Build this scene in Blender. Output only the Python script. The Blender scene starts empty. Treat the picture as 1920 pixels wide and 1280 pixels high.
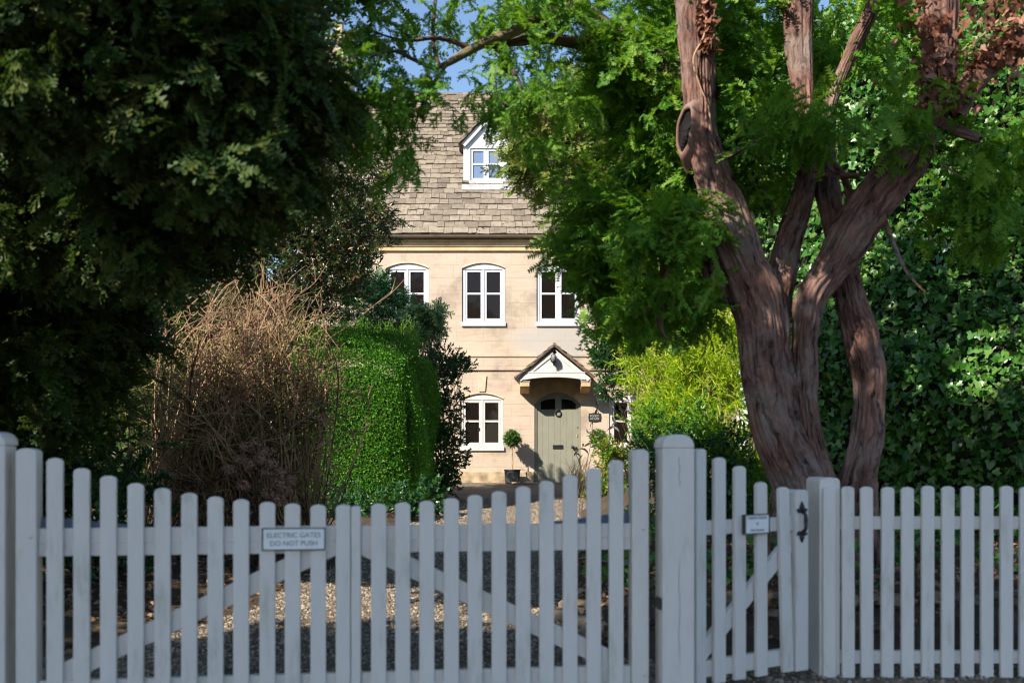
import bpy, math, random
import numpy as np
from mathutils import Vector, Matrix

# ------------------------------------------------------------------ camera, sky, sun, exposure
scene = bpy.context.scene
F = 1867.0          # focal length in photo pixels (35 mm on a 36 mm wide frame)
EYE = 1.15          # camera height above the lane
HOR = 850.0         # photo row of the horizon
cam_d = bpy.data.cameras.new("camera")
cam = bpy.data.objects.new("camera", cam_d)
scene.collection.objects.link(cam)
cam.location = (0, 0, EYE)
cam.rotation_euler = (math.radians(90), 0, 0)
cam_d.lens = 35.0
cam_d.sensor_width = 36.0
cam_d.shift_y = (HOR - 640.0) / 1920.0
cam_d.clip_start = 0.1
cam_d.clip_end = 2000
cam_d.dof.use_dof = True
cam_d.dof.focus_distance = 15.0
cam_d.dof.aperture_fstop = 2.1
scene.camera = cam

SUN_AZ, SUN_EL = math.radians(222), math.radians(36)     # clockwise from +Y, height
world = bpy.data.worlds.new("World")
scene.world = world
world.use_nodes = True
wn = world.node_tree
bg = wn.nodes["Background"]
sky = wn.nodes.new("ShaderNodeTexSky")
sky.sky_type = 'NISHITA'
sky.sun_disc = False
sky.sun_elevation = SUN_EL
sky.sun_rotation = SUN_AZ
sky.air_density = 1.0
sky.dust_density = 0.3
sky.ozone_density = 2.5
bg.inputs[1].default_value = 0.11
wn.links.new(sky.outputs[0], bg.inputs[0])

sd = bpy.data.lights.new("sun", 'SUN')
sd.energy = 5.0
sd.angle = math.radians(0.5)
sd.color = (1.0, 0.93, 0.82)
so = bpy.data.objects.new("sun", sd)
scene.collection.objects.link(so)
to_sun = Vector((math.sin(SUN_AZ) * math.cos(SUN_EL), math.cos(SUN_AZ) * math.cos(SUN_EL), math.sin(SUN_EL)))
so.rotation_euler = to_sun.to_track_quat('Z', 'Y').to_euler()
so.location = (-6, -6, 12)

vs = scene.view_settings
vs.view_transform = 'Standard'
vs.look = 'None'
vs.exposure = 0.95
vs.gamma = 1.0
vs.use_curve_mapping = False
scene.cycles.filter_width = 1.15
scene.cycles.max_bounces = 8
scene.cycles.diffuse_bounces = 4
scene.cycles.transmission_bounces = 6
scene.cycles.caustics_reflective = False
scene.cycles.caustics_refractive = False

rng = np.random.default_rng(7)
random.seed(7)
COL = scene.collection

# ------------------------------------------------------------------ helpers
def at(px, py, Y):
    return Vector(((px - 960) / F * Y, Y, EYE - (py - HOR) / F * Y))

def gz(y):
    return 0.0 if y < 5 else min(0.028 * (y - 5), 0.487)

def empty(name, label=None, cat=None, loc=(0, 0, 0), rotz=0.0, group=None):
    o = bpy.data.objects.new(name, None)
    COL.objects.link(o)
    o.location = loc
    o.rotation_euler = (0, 0, rotz)
    o.empty_display_size = 0.2
    return tag(o, label, cat, group)

def tag(o, label=None, cat=None, group=None, kind=None):
    if label: o["label"] = label
    if cat: o["category"] = cat
    if group: o["group"] = group
    if kind: o["kind"] = kind
    return o

def link(name, me, mat, parent=None):
    o = bpy.data.objects.new(name, me)
    COL.objects.link(o)
    if mat: me.materials.append(mat)
    if parent is not None: o.parent = parent
    return o

class MB:
    """collects boxes, prisms, lathes and tubes, links them as one mesh object"""
    def __init__(s):
        s.v, s.f, s.uv = [], [], None
    def add(s, vs_, fs_):
        b = len(s.v)
        s.v.extend([tuple(p) for p in vs_])
        s.f.extend([tuple(i + b for i in f) for f in fs_])
    def box(s, x0, x1, y0, y1, z0, z1, M=None):
        vs_ = [Vector(p) for p in ((x0, y0, z0), (x1, y0, z0), (x1, y1, z0), (x0, y1, z0), (x0, y0, z1), (x1, y0, z1), (x1, y1, z1), (x0, y1, z1))]
        if M is not None: vs_ = [M @ p for p in vs_]
        s.add(vs_, [(3, 2, 1, 0), (4, 5, 6, 7), (0, 1, 5, 4), (1, 2, 6, 5), (2, 3, 7, 6), (3, 0, 4, 7)])
    def prism(s, prof, y0, y1, M=None):
        """profile in x,z (counter-clockwise seen from -y), extruded along y"""
        n = len(prof)
        vs_ = [Vector((x, y0, z)) for x, z in prof] + [Vector((x, y1, z)) for x, z in prof]
        if M is not None: vs_ = [M @ p for p in vs_]
        fs_ = [tuple(range(n)), tuple(range(2 * n - 1, n - 1, -1))]
        for i in range(n):
            j = (i + 1) % n
            fs_.append((j, i, i + n, j + n))
        s.add(vs_, fs_)
    def lathe(s, prof, seg=16, M=None):
        vs_, fs_ = [], []
        for r, z in prof:
            for k in range(seg):
                a = 2 * math.pi * k / seg
                vs_.append(Vector((r * math.cos(a), r * math.sin(a), z)))
        if M is not None: vs_ = [M @ p for p in vs_]
        for i in range(len(prof) - 1):
            for k in range(seg):
                k2 = (k + 1) % seg
                fs_.append((i * seg + k, i * seg + k2, (i + 1) * seg + k2, (i + 1) * seg + k))
        fs_.append(tuple(range(seg - 1, -1, -1)))
        m = (len(prof) - 1) * seg
        fs_.append(tuple(range(m, m + seg)))
        s.add(vs_, fs_)
    def tube(s, pts, rad, seg=8):
        V, Fc = tube_arrays([Vector(p) for p in pts], rad, seg)
        s.add(V, Fc)
    def build(s, name, mat, parent=None, smooth=False, bevel=0.0):
        me = bpy.data.meshes.new(name)
        me.from_pydata(s.v, [], s.f)
        me.update()
        if smooth:
            me.polygons.foreach_set("use_smooth", [True] * len(me.polygons))
        o = link(name, me, mat, parent)
        if bevel:
            m = o.modifiers.new("bevel", 'BEVEL')
            m.width = bevel
            m.segments = 2
            m.limit_method = 'ANGLE'
            m.angle_limit = math.radians(40)
        return o

def tube_arrays(pts, rad, seg):
    if not hasattr(rad, '__len__'): rad = [rad] * len(pts)
    V, Fc = [], []
    n = len(pts)
    t0 = (pts[1] - pts[0]).normalized()
    up = Vector((0, 0, 1)) if abs(t0.z) < 0.9 else Vector((1, 0, 0))
    u = t0.cross(up).normalized()
    for i in range(n):
        t = (pts[min(i + 1, n - 1)] - pts[max(i - 1, 0)]).normalized()
        u = (u - t * u.dot(t)).normalized()
        w = t.cross(u)
        for k in range(seg):
            a = 2 * math.pi * k / seg
            V.append(pts[i] + (u * math.cos(a) + w * math.sin(a)) * rad[i])
    for i in range(n - 1):
        for k in range(seg):
            k2 = (k + 1) % seg
            Fc.append((i * seg + k, i * seg + k2, (i + 1) * seg + k2, (i + 1) * seg + k))
    Fc.append(tuple(range(seg - 1, -1, -1)))
    Fc.append(tuple(range((n - 1) * seg, n * seg)))
    return V, Fc

def catmull(P, n):
    P = np.asarray(P, float)
    m = len(P)
    out = []
    for i in range(m - 1):
        p0, p1, p2, p3 = P[max(i - 1, 0)], P[i], P[i + 1], P[min(i + 2, m - 1)]
        for k in range(n):
            t = k / n
            out.append(0.5 * ((2 * p1) + (-p0 + p2) * t + (2 * p0 - 5 * p1 + 4 * p2 - p3) * t * t + (-p0 + 3 * p1 - 3 * p2 + p3) * t ** 3))
    out.append(P[-1])
    return np.array(out)

def np_mesh(name, V, loops, nper, mat, parent=None, uv=None, smooth=False):
    """mesh from numpy: V (n,3), loops flat vertex indices, nper = corners of every face"""
    me = bpy.data.meshes.new(name)
    nf = len(loops) // nper
    me.vertices.add(len(V))
    me.vertices.foreach_set("co", np.ascontiguousarray(V, dtype=np.float32).ravel())
    me.loops.add(len(loops))
    me.loops.foreach_set("vertex_index", np.ascontiguousarray(loops, dtype=np.int32))
    me.polygons.add(nf)
    me.polygons.foreach_set("loop_start", np.arange(0, nf * nper, nper, dtype=np.int32))
    if uv is not None:
        l = me.uv_layers.new(name="UVMap")
        l.data.foreach_set("uv", np.ascontiguousarray(uv, dtype=np.float32).ravel())
    me.update(calc_edges=True)
    me.polygons.foreach_set("use_smooth", np.full(nf, bool(smooth)))
    return link(name, me, mat, parent)

def bark_tube(P, R, name, mat, parent=None, seg=22, res=7, flute=0.10, seed=0, lobes=3, ridge=0.0):
    """a tapered, fluted, slightly lumpy stem along points P with radii R; uv = (round, along) in metres"""
    r_ = np.random.default_rng(seed)
    C = catmull(np.column_stack([np.asarray(P, float), np.asarray(R, float)]), res)
    c, R2 = C[:, :3], C[:, 3]
    n = len(c)
    T = np.gradient(c, axis=0)
    T /= np.linalg.norm(T, axis=1)[:, None] + 1e-9
    u = np.cross(T[0], [0.3, 1, 0.1]); u /= np.linalg.norm(u)
    s = np.concatenate([[0], np.cumsum(np.linalg.norm(np.diff(c, axis=0), axis=1))])
    ph = r_.uniform(0, 6.28, 8)
    rk = r_.integers(5, 17, 7); rp = r_.uniform(0, 6.28, 7); rs = r_.uniform(-5, 5, 7); rg = r_.uniform(0.5, 1.0, 7); rw = r_.uniform(2, 7, 7)
    V = np.zeros((n, seg, 3)); UV = np.zeros((n, seg + 1, 2))
    a = np.arange(seg) * 2 * math.pi / seg
    for i in range(n):
        u = u - T[i] * np.dot(u, T[i]); u /= np.linalg.norm(u)
        w = np.cross(T[i], u)
        tw = 0.5 * s[i]
        fine = np.zeros(seg)
        if ridge:
            for q_ in range(7):
                fine += np.abs(np.sin((rk[q_] * a + rp[q_] + rs[q_] * s[i] + 0.8 * np.sin(rw[q_] * s[i] + rp[q_] * 2)) / 1.0)) * rg[q_]
            fine = -ridge * fine / R2[i] * 0.4
        rr = 1 + fine + flute * (np.sin(lobes * a + ph[0] + tw) * 0.6 + np.sin((lobes + 2) * a + ph[1] - 1.7 * tw) * 0.45 + 0.35 * np.sin(2 * a + ph[2] + 3.1 * s[i]) + 0.25 * np.sin(9 * a + ph[5] + 2 * tw) + 0.3 * math.sin(5.3 * s[i] + ph[3]) + 0.2 * math.sin(11 * s[i] + ph[4]))
        V[i] = c[i] + (np.cos(a)[:, None] * u + np.sin(a)[:, None] * w) * (R2[i] * rr)[:, None]
        UV[i, :, 0] = np.arange(seg + 1) / seg * 2 * math.pi * R2[n // 2]
        UV[i, :, 1] = s[i]
    if ridge > 0.008:      # knobs and hollows
        for _ in range(int(9 * s[-1])):
            a0, s0, w0, h0 = r_.uniform(0, 6.28), r_.uniform(0, s[-1]), r_.uniform(0.03, 0.10), r_.uniform(-0.10, 0.13)
            da = np.angle(np.exp(1j * (a - a0)))
            g = h0 * np.exp(-(da[None, :] * R2[:, None] / w0) ** 2 - ((s - s0) / (w0 * 1.6))[:, None] ** 2)
            V += (V - c[:, None]) * g[:, :, None]
    idx = np.arange(n * seg).reshape(n, seg)
    nx = np.roll(idx, -1, axis=1)
    q = np.stack([idx[:-1], nx[:-1], nx[1:], idx[1:]], axis=-1).reshape(-1)
    uv = np.stack([UV[:-1, :-1], UV[:-1, 1:], UV[1:, 1:], UV[1:, :-1]], axis=2).reshape(-1, 2)
    return V.reshape(-1, 3), q, uv

def bark_obj(tubes, name, mat, parent=None):
    Vs, qs, us, b = [], [], [], 0
    for V, q, uv in tubes:
        Vs.append(V); qs.append(q + b); us.append(uv); b += len(V)
    return np_mesh(name, np.concatenate(Vs), np.concatenate(qs), 4, mat, parent, np.concatenate(us), True)

def twigs_obj(paths, name, mat, parent=None, sides=4):
    """many thin tubes as one mesh; paths = list of (points (n,3), radius start, radius end)"""
    Vs, qs, b = [], [], 0
    for P, r0, r1 in paths:
        P = np.asarray(P, float); n = len(P)
        T = np.gradient(P, axis=0); T /= np.linalg.norm(T, axis=1)[:, None] + 1e-9
        ref = np.array([0.31, 0.2, 0.93]) if abs(T[0, 2]) < 0.8 else np.array([0.93, 0.2, 0.31])
        u = np.cross(T, ref); u /= np.linalg.norm(u, axis=1)[:, None] + 1e-9
        w = np.cross(T, u)
        a = np.arange(sides) * 2 * math.pi / sides
        r = np.linspace(r0, r1, n)
        V = P[:, None] + (np.cos(a)[None, :, None] * u[:, None] + np.sin(a)[None, :, None] * w[:, None]) * r[:, None, None]
        idx = np.arange(n * sides).reshape(n, sides) + b
        nx = np.roll(idx, -1, axis=1)
        qs.append(np.stack([idx[:-1], nx[:-1], nx[1:], idx[1:]], axis=-1).reshape(-1))
        Vs.append(V.reshape(-1, 3)); b += n * sides
    return np_mesh(name, np.concatenate(Vs), np.concatenate(qs), 4, mat, parent, None, True)

def unit(v):
    return v / (np.linalg.norm(v, axis=-1, keepdims=True) + 1e-9)

def foliage(name, temps, pos, direc, up, scale, mat, parent=None):
    """copies of leaf templates (verts, tris) placed by position, direction and up vector; one mesh"""
    pos = np.asarray(pos, float); n = len(pos)
    x = unit(np.asarray(direc, float))
    z = np.asarray(up, float); z = unit(z - x * np.sum(x * z, axis=1, keepdims=True))
    y = np.cross(z, x)
    M = np.stack([x, y, z], axis=-1) * np.asarray(scale, float)[:, None, None]
    which = rng.integers(0, len(temps), n)
    Vs, qs, b = [], [], 0
    for k, (tv, tf) in enumerate(temps):
        sel = np.where(which == k)[0]
        if len(sel) == 0: continue
        V = np.einsum('nij,kj->nki', M[sel], tv) + pos[sel][:, None]
        q = tf[None] + (np.arange(len(sel)) * len(tv))[:, None, None] + b
        Vs.append(V.reshape(-1, 3)); qs.append(q.reshape(-1)); b += V.shape[0] * V.shape[1]
    return np_mesh(name, np.concatenate(Vs), np.concatenate(qs), 3, mat, parent)

def rand_dirs(n):
    return unit(rng.normal(size=(n, 3)))

def in_blob(n, c, r, shell=0.55):
    """points in an ellipsoid, biased to its outside; also the outward directions"""
    d = rand_dirs(n)
    rr = rng.uniform(shell ** 3, 1, n) ** (1 / 3)
    return np.asarray(c, float) + d * rr[:, None] * np.asarray(r, float), d

# ---- leaf templates
def T_yew(seed, L=0.36, n_side=7, needle=0.023, width=0.0095, step=0.015, droop=0.20):
    """a yew branchlet: a drooping shoot with side shoots, each two-ranked with needles; every shoot is one island"""
    r_ = np.random.default_rng(seed)
    V, T = [], []
    def shoot(o, ang, l, drop, zr, taper=1.0):
        d = np.array([math.cos(ang), math.sin(ang), 0.0]); s = np.array([-d[1], d[0], 0.0])
        m = max(4, int(l / step))
        axis = []
        roll = r_.uniform(-0.5, 0.5)
        up = np.array([0, 0, 1.0])
        side = s * math.cos(roll) + up * math.sin(roll)
        for i in range(m + 1):
            t = i / m
            axis.append(len(V)); V.append(o + d * l * t + np.array([0, 0, zr * t - drop * t * t]))
        for i in range(m):
            t = (i + 0.5) / m
            p = (V[axis[i]] + V[axis[i + 1]]) / 2
            nl = needle * (0.7 + 0.45 * math.sin(math.pi * min(1, t * 0.85 + 0.15))) * r_.uniform(0.8, 1.2)
            for sg in (1, -1):
                tip = p + d * nl * r_.uniform(0.3, 0.7) + side * sg * nl + up * r_.uniform(-0.2, 0.45) * nl
                k = len(V); wv = d * width * 0.5
                V.append(tip - wv * 0.5); V.append(tip + wv * 0.5)
                T.append((axis[i], k + 1, k)); T.append((axis[i], axis[i + 1], k + 1))
    shoot(np.zeros(3), 0, L, droop * L, 0)
    for i in range(n_side):
        t = 0.10 + 0.82 * i / n_side + r_.uniform(-0.03, 0.03)
        sg = 1 if i % 2 else -1
        shoot(np.array([L * t, 0, -droop * L * t * t]), sg * r_.uniform(0.6, 1.05), L * (0.55 - 0.33 * t) * r_.uniform(0.65, 1.2), r_.uniform(0.01, 0.045), r_.uniform(-0.05, 0.04))
    return np.array(V), np.array(T)

def T_leaf(L=0.06, W=0.025, fold=0.2, bend=0.15):
    h = W * fold
    V = np.array([[0, 0, 0], [L * 0.35, W / 2, h], [L * 0.72, W * 0.4, h - bend * L * 0.4], [L, 0, -bend * L], [L * 0.72, -W * 0.4, h - bend * L * 0.4], [L * 0.35, -W / 2, h], [L * 0.5, 0, -bend * L * 0.2]])
    T = np.array([[0, 6, 1], [1, 6, 2], [2, 6, 3], [3, 6, 4], [4, 6, 5], [5, 6, 0]])
    return V, T

def T_small(L=0.03, W=0.018):
    return np.array([[0, 0, 0], [L * 0.5, W / 2, W * 0.15], [L, 0, 0], [L * 0.5, -W / 2, W * 0.15]]), np.array([[0, 2, 1], [0, 3, 2]])

def T_ivy(L=0.07, seed=0):
    r_ = np.random.default_rng(seed)
    ang = np.radians([180, 140, 95, 62, 30, 0, -30, -62, -95, -140])
    rad = np.array([0.12, 0.5, 0.52, 0.36, 0.5, 0.72, 0.5, 0.36, 0.52, 0.5]) * r_.uniform(0.9, 1.1, 10)
    V = np.column_stack([np.cos(ang) * rad + 0.3, np.sin(ang) * rad, 0.14 * np.abs(np.sin(ang)) * rad - 0.1 * np.maximum(np.cos(ang), 0) * rad])
    V = np.vstack([V, [[0.3, 0, 0]]]) * L
    T = np.array([[i, 10, (i + 1) % 10] for i in range(10)])
    return V, T

def T_sprig(seed, leaf, n=9, L=0.16, spread=1.0, stem=True):
    """a short shoot carrying n leaves of one template"""
    r_ = np.random.default_rng(seed)
    lv, lt = leaf
    Vs, Ts, b = [], [], 0
    for i in range(n):
        t = (i + 1) / n
        a = i * 2.4 + r_.uniform(-0.3, 0.3)
        el = r_.uniform(0.5, 1.1) * spread * (1.1 - 0.6 * t)
        d = np.array([math.cos(el), math.sin(el) * math.cos(a), math.sin(el) * math.sin(a)])
        z = np.array([1.0, 0.2, 0.1]); z = z - d * d.dot(z); z /= np.linalg.norm(z) + 1e-9
        y = np.cross(z, d)
        M = np.column_stack([d, y, z]) * r_.uniform(0.7, 1.1)
        Vs.append(lv @ M.T + np.array([L * t, 0, 0])); Ts.append(lt + b); b += len(lv)
    if stem:
        Vs.append(np.array([[0, 0.0025, 0], [0, -0.0025, 0], [L, 0, 0]])); Ts.append(np.array([[b, b + 1, b + 2]]))
    return np.concatenate(Vs), np.concatenate(Ts)

# ------------------------------------------------------------------ materials
def new_mat(name):
    m = bpy.data.materials.new(name)
    m.use_nodes = True
    nt = m.node_tree
    for n in list(nt.nodes): nt.nodes.remove(n)
    out = nt.nodes.new("ShaderNodeOutputMaterial")
    return m, nt, out

def node(nt, typ, props=None, **inp):
    n = nt.nodes.new(typ)
    for k, v in (props or {}).items(): setattr(n, k, v)
    for k, v in inp.items():
        key = int(k[1:]) if k[0] == '_' and k[1:].isdigit() else k.replace('_', ' ')
        sk = n.inputs[key]
        if isinstance(v, bpy.types.NodeSocket): nt.links.new(v, sk)
        else: sk.default_value = v
    return n

def ramp(nt, fac, stops):
    r = nt.nodes.new("ShaderNodeValToRGB")
    el = r.color_ramp.elements
    while len(el) > 1: el.remove(el[-1])
    for i, (p, c) in enumerate(stops):
        e = el[0] if i == 0 else el.new(p)
        e.position = p
        e.color = (*c, 1) if len(c) == 3 else c
    nt.links.new(fac, r.inputs[0])
    return r.outputs[0]

def principled(nt, out, color, rough=0.6, spec=0.4, normal=None, **kw):
    p = node(nt, "ShaderNodeBsdfPrincipled", None, Roughness=rough)
    if isinstance(color, bpy.types.NodeSocket): nt.links.new(color, p.inputs["Base Color"])
    else: p.inputs["Base Color"].default_value = (*color, 1)
    p.inputs["Specular IOR Level"].default_value = spec
    if normal is not None: nt.links.new(normal, p.inputs["Normal"])
    for k, v in kw.items(): p.inputs[k].default_value = v
    nt.links.new(p.outputs[0], out.inputs[0])
    return p

def leaf_mat(name, cols, trans=0.3, tcol=(0.2, 0.35, 0.03), rough=0.45, spec=0.35):
    m, nt, out = new_mat(name)
    g = node(nt, "ShaderNodeNewGeometry")
    k = len(cols)
    c = ramp(nt, g.outputs["Random Per Island"], [(i / max(1, k - 1), cc) for i, cc in enumerate(cols)])
    p = principled(nt, out, c, rough, spec)
    tr = node(nt, "ShaderNodeBsdfTranslucent")
    mx = node(nt, "ShaderNodeMix", {"data_type": 'RGBA', "blend_type": 'MIX'})
    mx.inputs[0].default_value = 0.6
    nt.links.new(c, mx.inputs[6]); mx.inputs[7].default_value = (*tcol, 1)
    nt.links.new(mx.outputs[2], tr.inputs[0])
    ms = node(nt, "ShaderNodeMixShader", None, _0=trans)
    nt.links.new(p.outputs[0], ms.inputs[1]); nt.links.new(tr.outputs[0], ms.inputs[2])
    nt.links.new(ms.outputs[0], out.inputs[0])
    return m

def plain(name, col, rough=0.5, spec=0.4, var=0.12, scale=6.0, bump=0.0, metallic=0.0, bscale=60.0):
    m, nt, out = new_mat(name)
    tc = node(nt, "ShaderNodeTexCoord")
    nz = node(nt, "ShaderNodeTexNoise", None, Vector=tc.outputs["Object"], Scale=scale, Detail=6.0)
    lo = tuple(max(0, x * (1 - 2 * var)) for x in col); hi = tuple(min(1, x * (1 + 2 * var)) for x in col)
    c = ramp(nt, nz.outputs[0], [(0.25, lo), (0.75, hi)])
    nrm = None
    if bump:
        n2 = node(nt, "ShaderNodeTexNoise", None, Vector=tc.outputs["Object"], Scale=bscale, Detail=4.0)
        nrm = node(nt, "ShaderNodeBump", None, Strength=bump, Distance=0.01, Height=n2.outputs[0]).outputs[0]
    p = principled(nt, out, c, rough, spec, nrm)
    p.inputs["Metallic"].default_value = metallic
    return m

def paint_mat(name, col):
    """old matt paint on timber: faint vertical grain, scuffs and green-grey dirt"""
    m, nt, out = new_mat(name)
    tc = node(nt, "ShaderNodeTexCoord")
    gi = node(nt, "ShaderNodeNewGeometry")
    mp = node(nt, "ShaderNodeMapping", None, Vector=tc.outputs["Object"], Scale=(60, 60, 2.5))
    grain = node(nt, "ShaderNodeTexNoise", None, Vector=mp.outputs[0], Scale=1.0, Detail=6.0, Roughness=0.65)
    mp3 = node(nt, "ShaderNodeMapping", None, Vector=tc.outputs["Object"], Scale=(9, 9, 2.2))
    dirt = node(nt, "ShaderNodeTexNoise", None, Vector=mp3.outputs[0], Scale=1.0, Detail=8.0, Roughness=0.7)
    c1 = ramp(nt, dirt.outputs[0], [(0.30, (col[0] * 0.66, col[1] * 0.69, col[2] * 0.62)), (0.44, tuple(x * 0.92 for x in col)), (0.7, col)])
    mx = node(nt, "ShaderNodeMix", {"data_type": 'RGBA', "blend_type": 'MULTIPLY'})
    mx.inputs[0].default_value = 1.0
    nt.links.new(c1, mx.inputs[6])
    pr = ramp(nt, gi.outputs["Random Per Island"], [(0.0, (0.93, 0.94, 0.95)), (1.0, (1, 1, 1))])
    nt.links.new(pr, mx.inputs[7])
    b = node(nt, "ShaderNodeBump", None, Strength=0.25, Distance=0.004, Height=grain.outputs[0])
    principled(nt, out, mx.outputs[2], 0.5, 0.35, b.outputs[0])
    return m

def stone_wall_mat(name):
    m, nt, out = new_mat(name)
    tc = node(nt, "ShaderNodeTexCoord")
    sep = node(nt, "ShaderNodeSeparateXYZ", None, _0=tc.outputs["Object"])
    cmb = node(nt, "ShaderNodeCombineXYZ", None, X=sep.outputs[0], Y=sep.outputs[2])
    wob = node(nt, "ShaderNodeTexNoise", None, Vector=tc.outputs["Object"], Scale=3.0, Detail=2.0)
    wv = node(nt, "ShaderNodeVectorMath", {"operation": 'SCALE'}, _0=wob.outputs[1], Scale=0.03)
    ad = node(nt, "ShaderNodeVectorMath", {"operation": 'ADD'}, _0=cmb.outputs[0], _1=wv.outputs[0])
    br = node(nt, "ShaderNodeTexBrick", {"offset": 0.5, "squash": 1.4, "squash_frequency": 3}, Vector=ad.outputs[0], Scale=1.0)
    br.inputs["Brick Width"].default_value = 0.62
    br.inputs["Row Height"].default_value = 0.285
    br.inputs["Mortar Size"].default_value = 0.006
    br.inputs["Mortar Smooth"].default_value = 0.6
    br.inputs["Color1"].default_value = (0.52, 0.425, 0.325, 1)
    br.inputs["Color2"].default_value = (0.57, 0.445, 0.355, 1)
    br.inputs["Mortar"].default_value = (0.45, 0.37, 0.285, 1)
    n1 = node(nt, "ShaderNodeTexNoise", None, Vector=tc.outputs["Object"], Scale=1.1, Detail=8.0, Roughness=0.65)
    f1 = ramp(nt, n1.outputs[0], [(0.36, (0.66, 0.655, 0.66)), (0.48, (0.93, 0.925, 0.91)), (0.60, (1, 1, 1)), (0.74, (1.08, 1.0, 0.90))])
    mx = node(nt, "ShaderNodeMix", {"data_type": 'RGBA', "blend_type": 'MULTIPLY'})
    mx.inputs[0].default_value = 1.0
    nt.links.new(br.outputs[0], mx.inputs[6]); nt.links.new(f1, mx.inputs[7])
    # combed tooling: fine horizontal streaks
    mp = node(nt, "ShaderNodeMapping", None, Vector=tc.outputs["Object"], Scale=(3, 3, 45))
    n3 = node(nt, "ShaderNodeTexNoise", None, Vector=mp.outputs[0], Scale=1.0, Detail=6.0, Roughness=0.7)
    f3 = ramp(nt, n3.outputs[0], [(0.3, (0.86, 0.84, 0.82)), (0.6, (1, 1, 1))])
    mx2 = node(nt, "ShaderNodeMix", {"data_type": 'RGBA', "blend_type": 'MULTIPLY'})
    mx2.inputs[0].default_value = 1.0
    nt.links.new(mx.outputs[2], mx2.inputs[6]); nt.links.new(f3, mx2.inputs[7])
    # grey weather stain on the band of wall above the porch
    gx = node(nt, "ShaderNodeMapping", {"vector_type": 'TEXTURE'}, Vector=tc.outputs["Object"], Location=(0.95, 22.5, 3.68), Scale=(1.25, 3, 0.5))
    gr = node(nt, "ShaderNodeTexGradient", {"gradient_type": 'SPHERICAL'}, Vector=gx.outputs[0])
    mpx = node(nt, "ShaderNodeMapping", None, Vector=tc.outputs["Object"], Scale=(2.2, 2.2, 4.5))
    n4 = node(nt, "ShaderNodeTexNoise", None, Vector=mpx.outputs[0], Scale=1.3, Detail=9.0, Roughness=0.7)
    ml = node(nt, "ShaderNodeMath", {"operation": 'MULTIPLY_ADD'}, _0=gr.outputs[1], _1=0.9, _2=n4.outputs[0])
    fs = ramp(nt, ml.outputs[0], [(0.58, (0, 0, 0)), (0.90, (0.85, 0.85, 0.85))])
    mx3 = node(nt, "ShaderNodeMix", {"data_type": 'RGBA', "blend_type": 'MIX'})
    nt.links.new(fs, mx3.inputs[0]); nt.links.new(mx2.outputs[2], mx3.inputs[6]); mx3.inputs[7].default_value = (0.40, 0.37, 0.335, 1)
    # dark weathering along the top of the band
    n5 = node(nt, "ShaderNodeTexNoise", None, Vector=tc.outputs["Object"], Scale=28.0, Detail=8.0, Roughness=0.7)
    b = node(nt, "ShaderNodeBump", None, Strength=0.25, Distance=0.012, Height=n5.outputs[0])
    b2 = node(nt, "ShaderNodeBump", None, Strength=0.35, Distance=0.012, Height=br.outputs[1], Normal=b.outputs[0])
    b2.invert = True
    principled(nt, out, mx3.outputs[2], 0.9, 0.15, b2.outputs[0])
    return m

def slate_mat(name, cols, moss=(0.07, 0.075, 0.035)):
    m, nt, out = new_mat(name)
    tc = node(nt, "ShaderNodeTexCoord")
    g = node(nt, "ShaderNodeNewGeometry")
    c = ramp(nt, g.outputs["Random Per Island"], [(i / (len(cols) - 1), q) for i, q in enumerate(cols)])
    n1 = node(nt, "ShaderNodeTexNoise", None, Vector=tc.outputs["Object"], Scale=9.0, Detail=9.0, Roughness=0.75)
    f = ramp(nt, n1.outputs[0], [(0.35, (0.66, 0.64, 0.6)), (0.55, (1, 1, 1)), (0.7, (1.12, 1.1, 1.06))])
    mx = node(nt, "ShaderNodeMix", {"data_type": 'RGBA', "blend_type": 'MULTIPLY'})
    mx.inputs[0].default_value = 1.0
    nt.links.new(c, mx.inputs[6]); nt.links.new(f, mx.inputs[7])
    n2 = node(nt, "ShaderNodeTexNoise", None, Vector=tc.outputs["Object"], Scale=3.7, Detail=10.0, Roughness=0.8)
    fm = ramp(nt, n2.outputs[0], [(0.60, (0, 0, 0)), (0.66, (0.9, 0.9, 0.9))])
    m2 = node(nt, "ShaderNodeMix", {"data_type": 'RGBA', "blend_type": 'MIX'})
    nt.links.new(fm, m2.inputs[0]); nt.links.new(mx.outputs[2], m2.inputs[6]); m2.inputs[7].default_value = (*moss, 1)
    b = node(nt, "ShaderNodeBump", None, Strength=0.6, Distance=0.02, Height=n1.outputs[0])
    principled(nt, out, m2.outputs[2], 0.9, 0.15, b.outputs[0])
    return m

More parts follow.
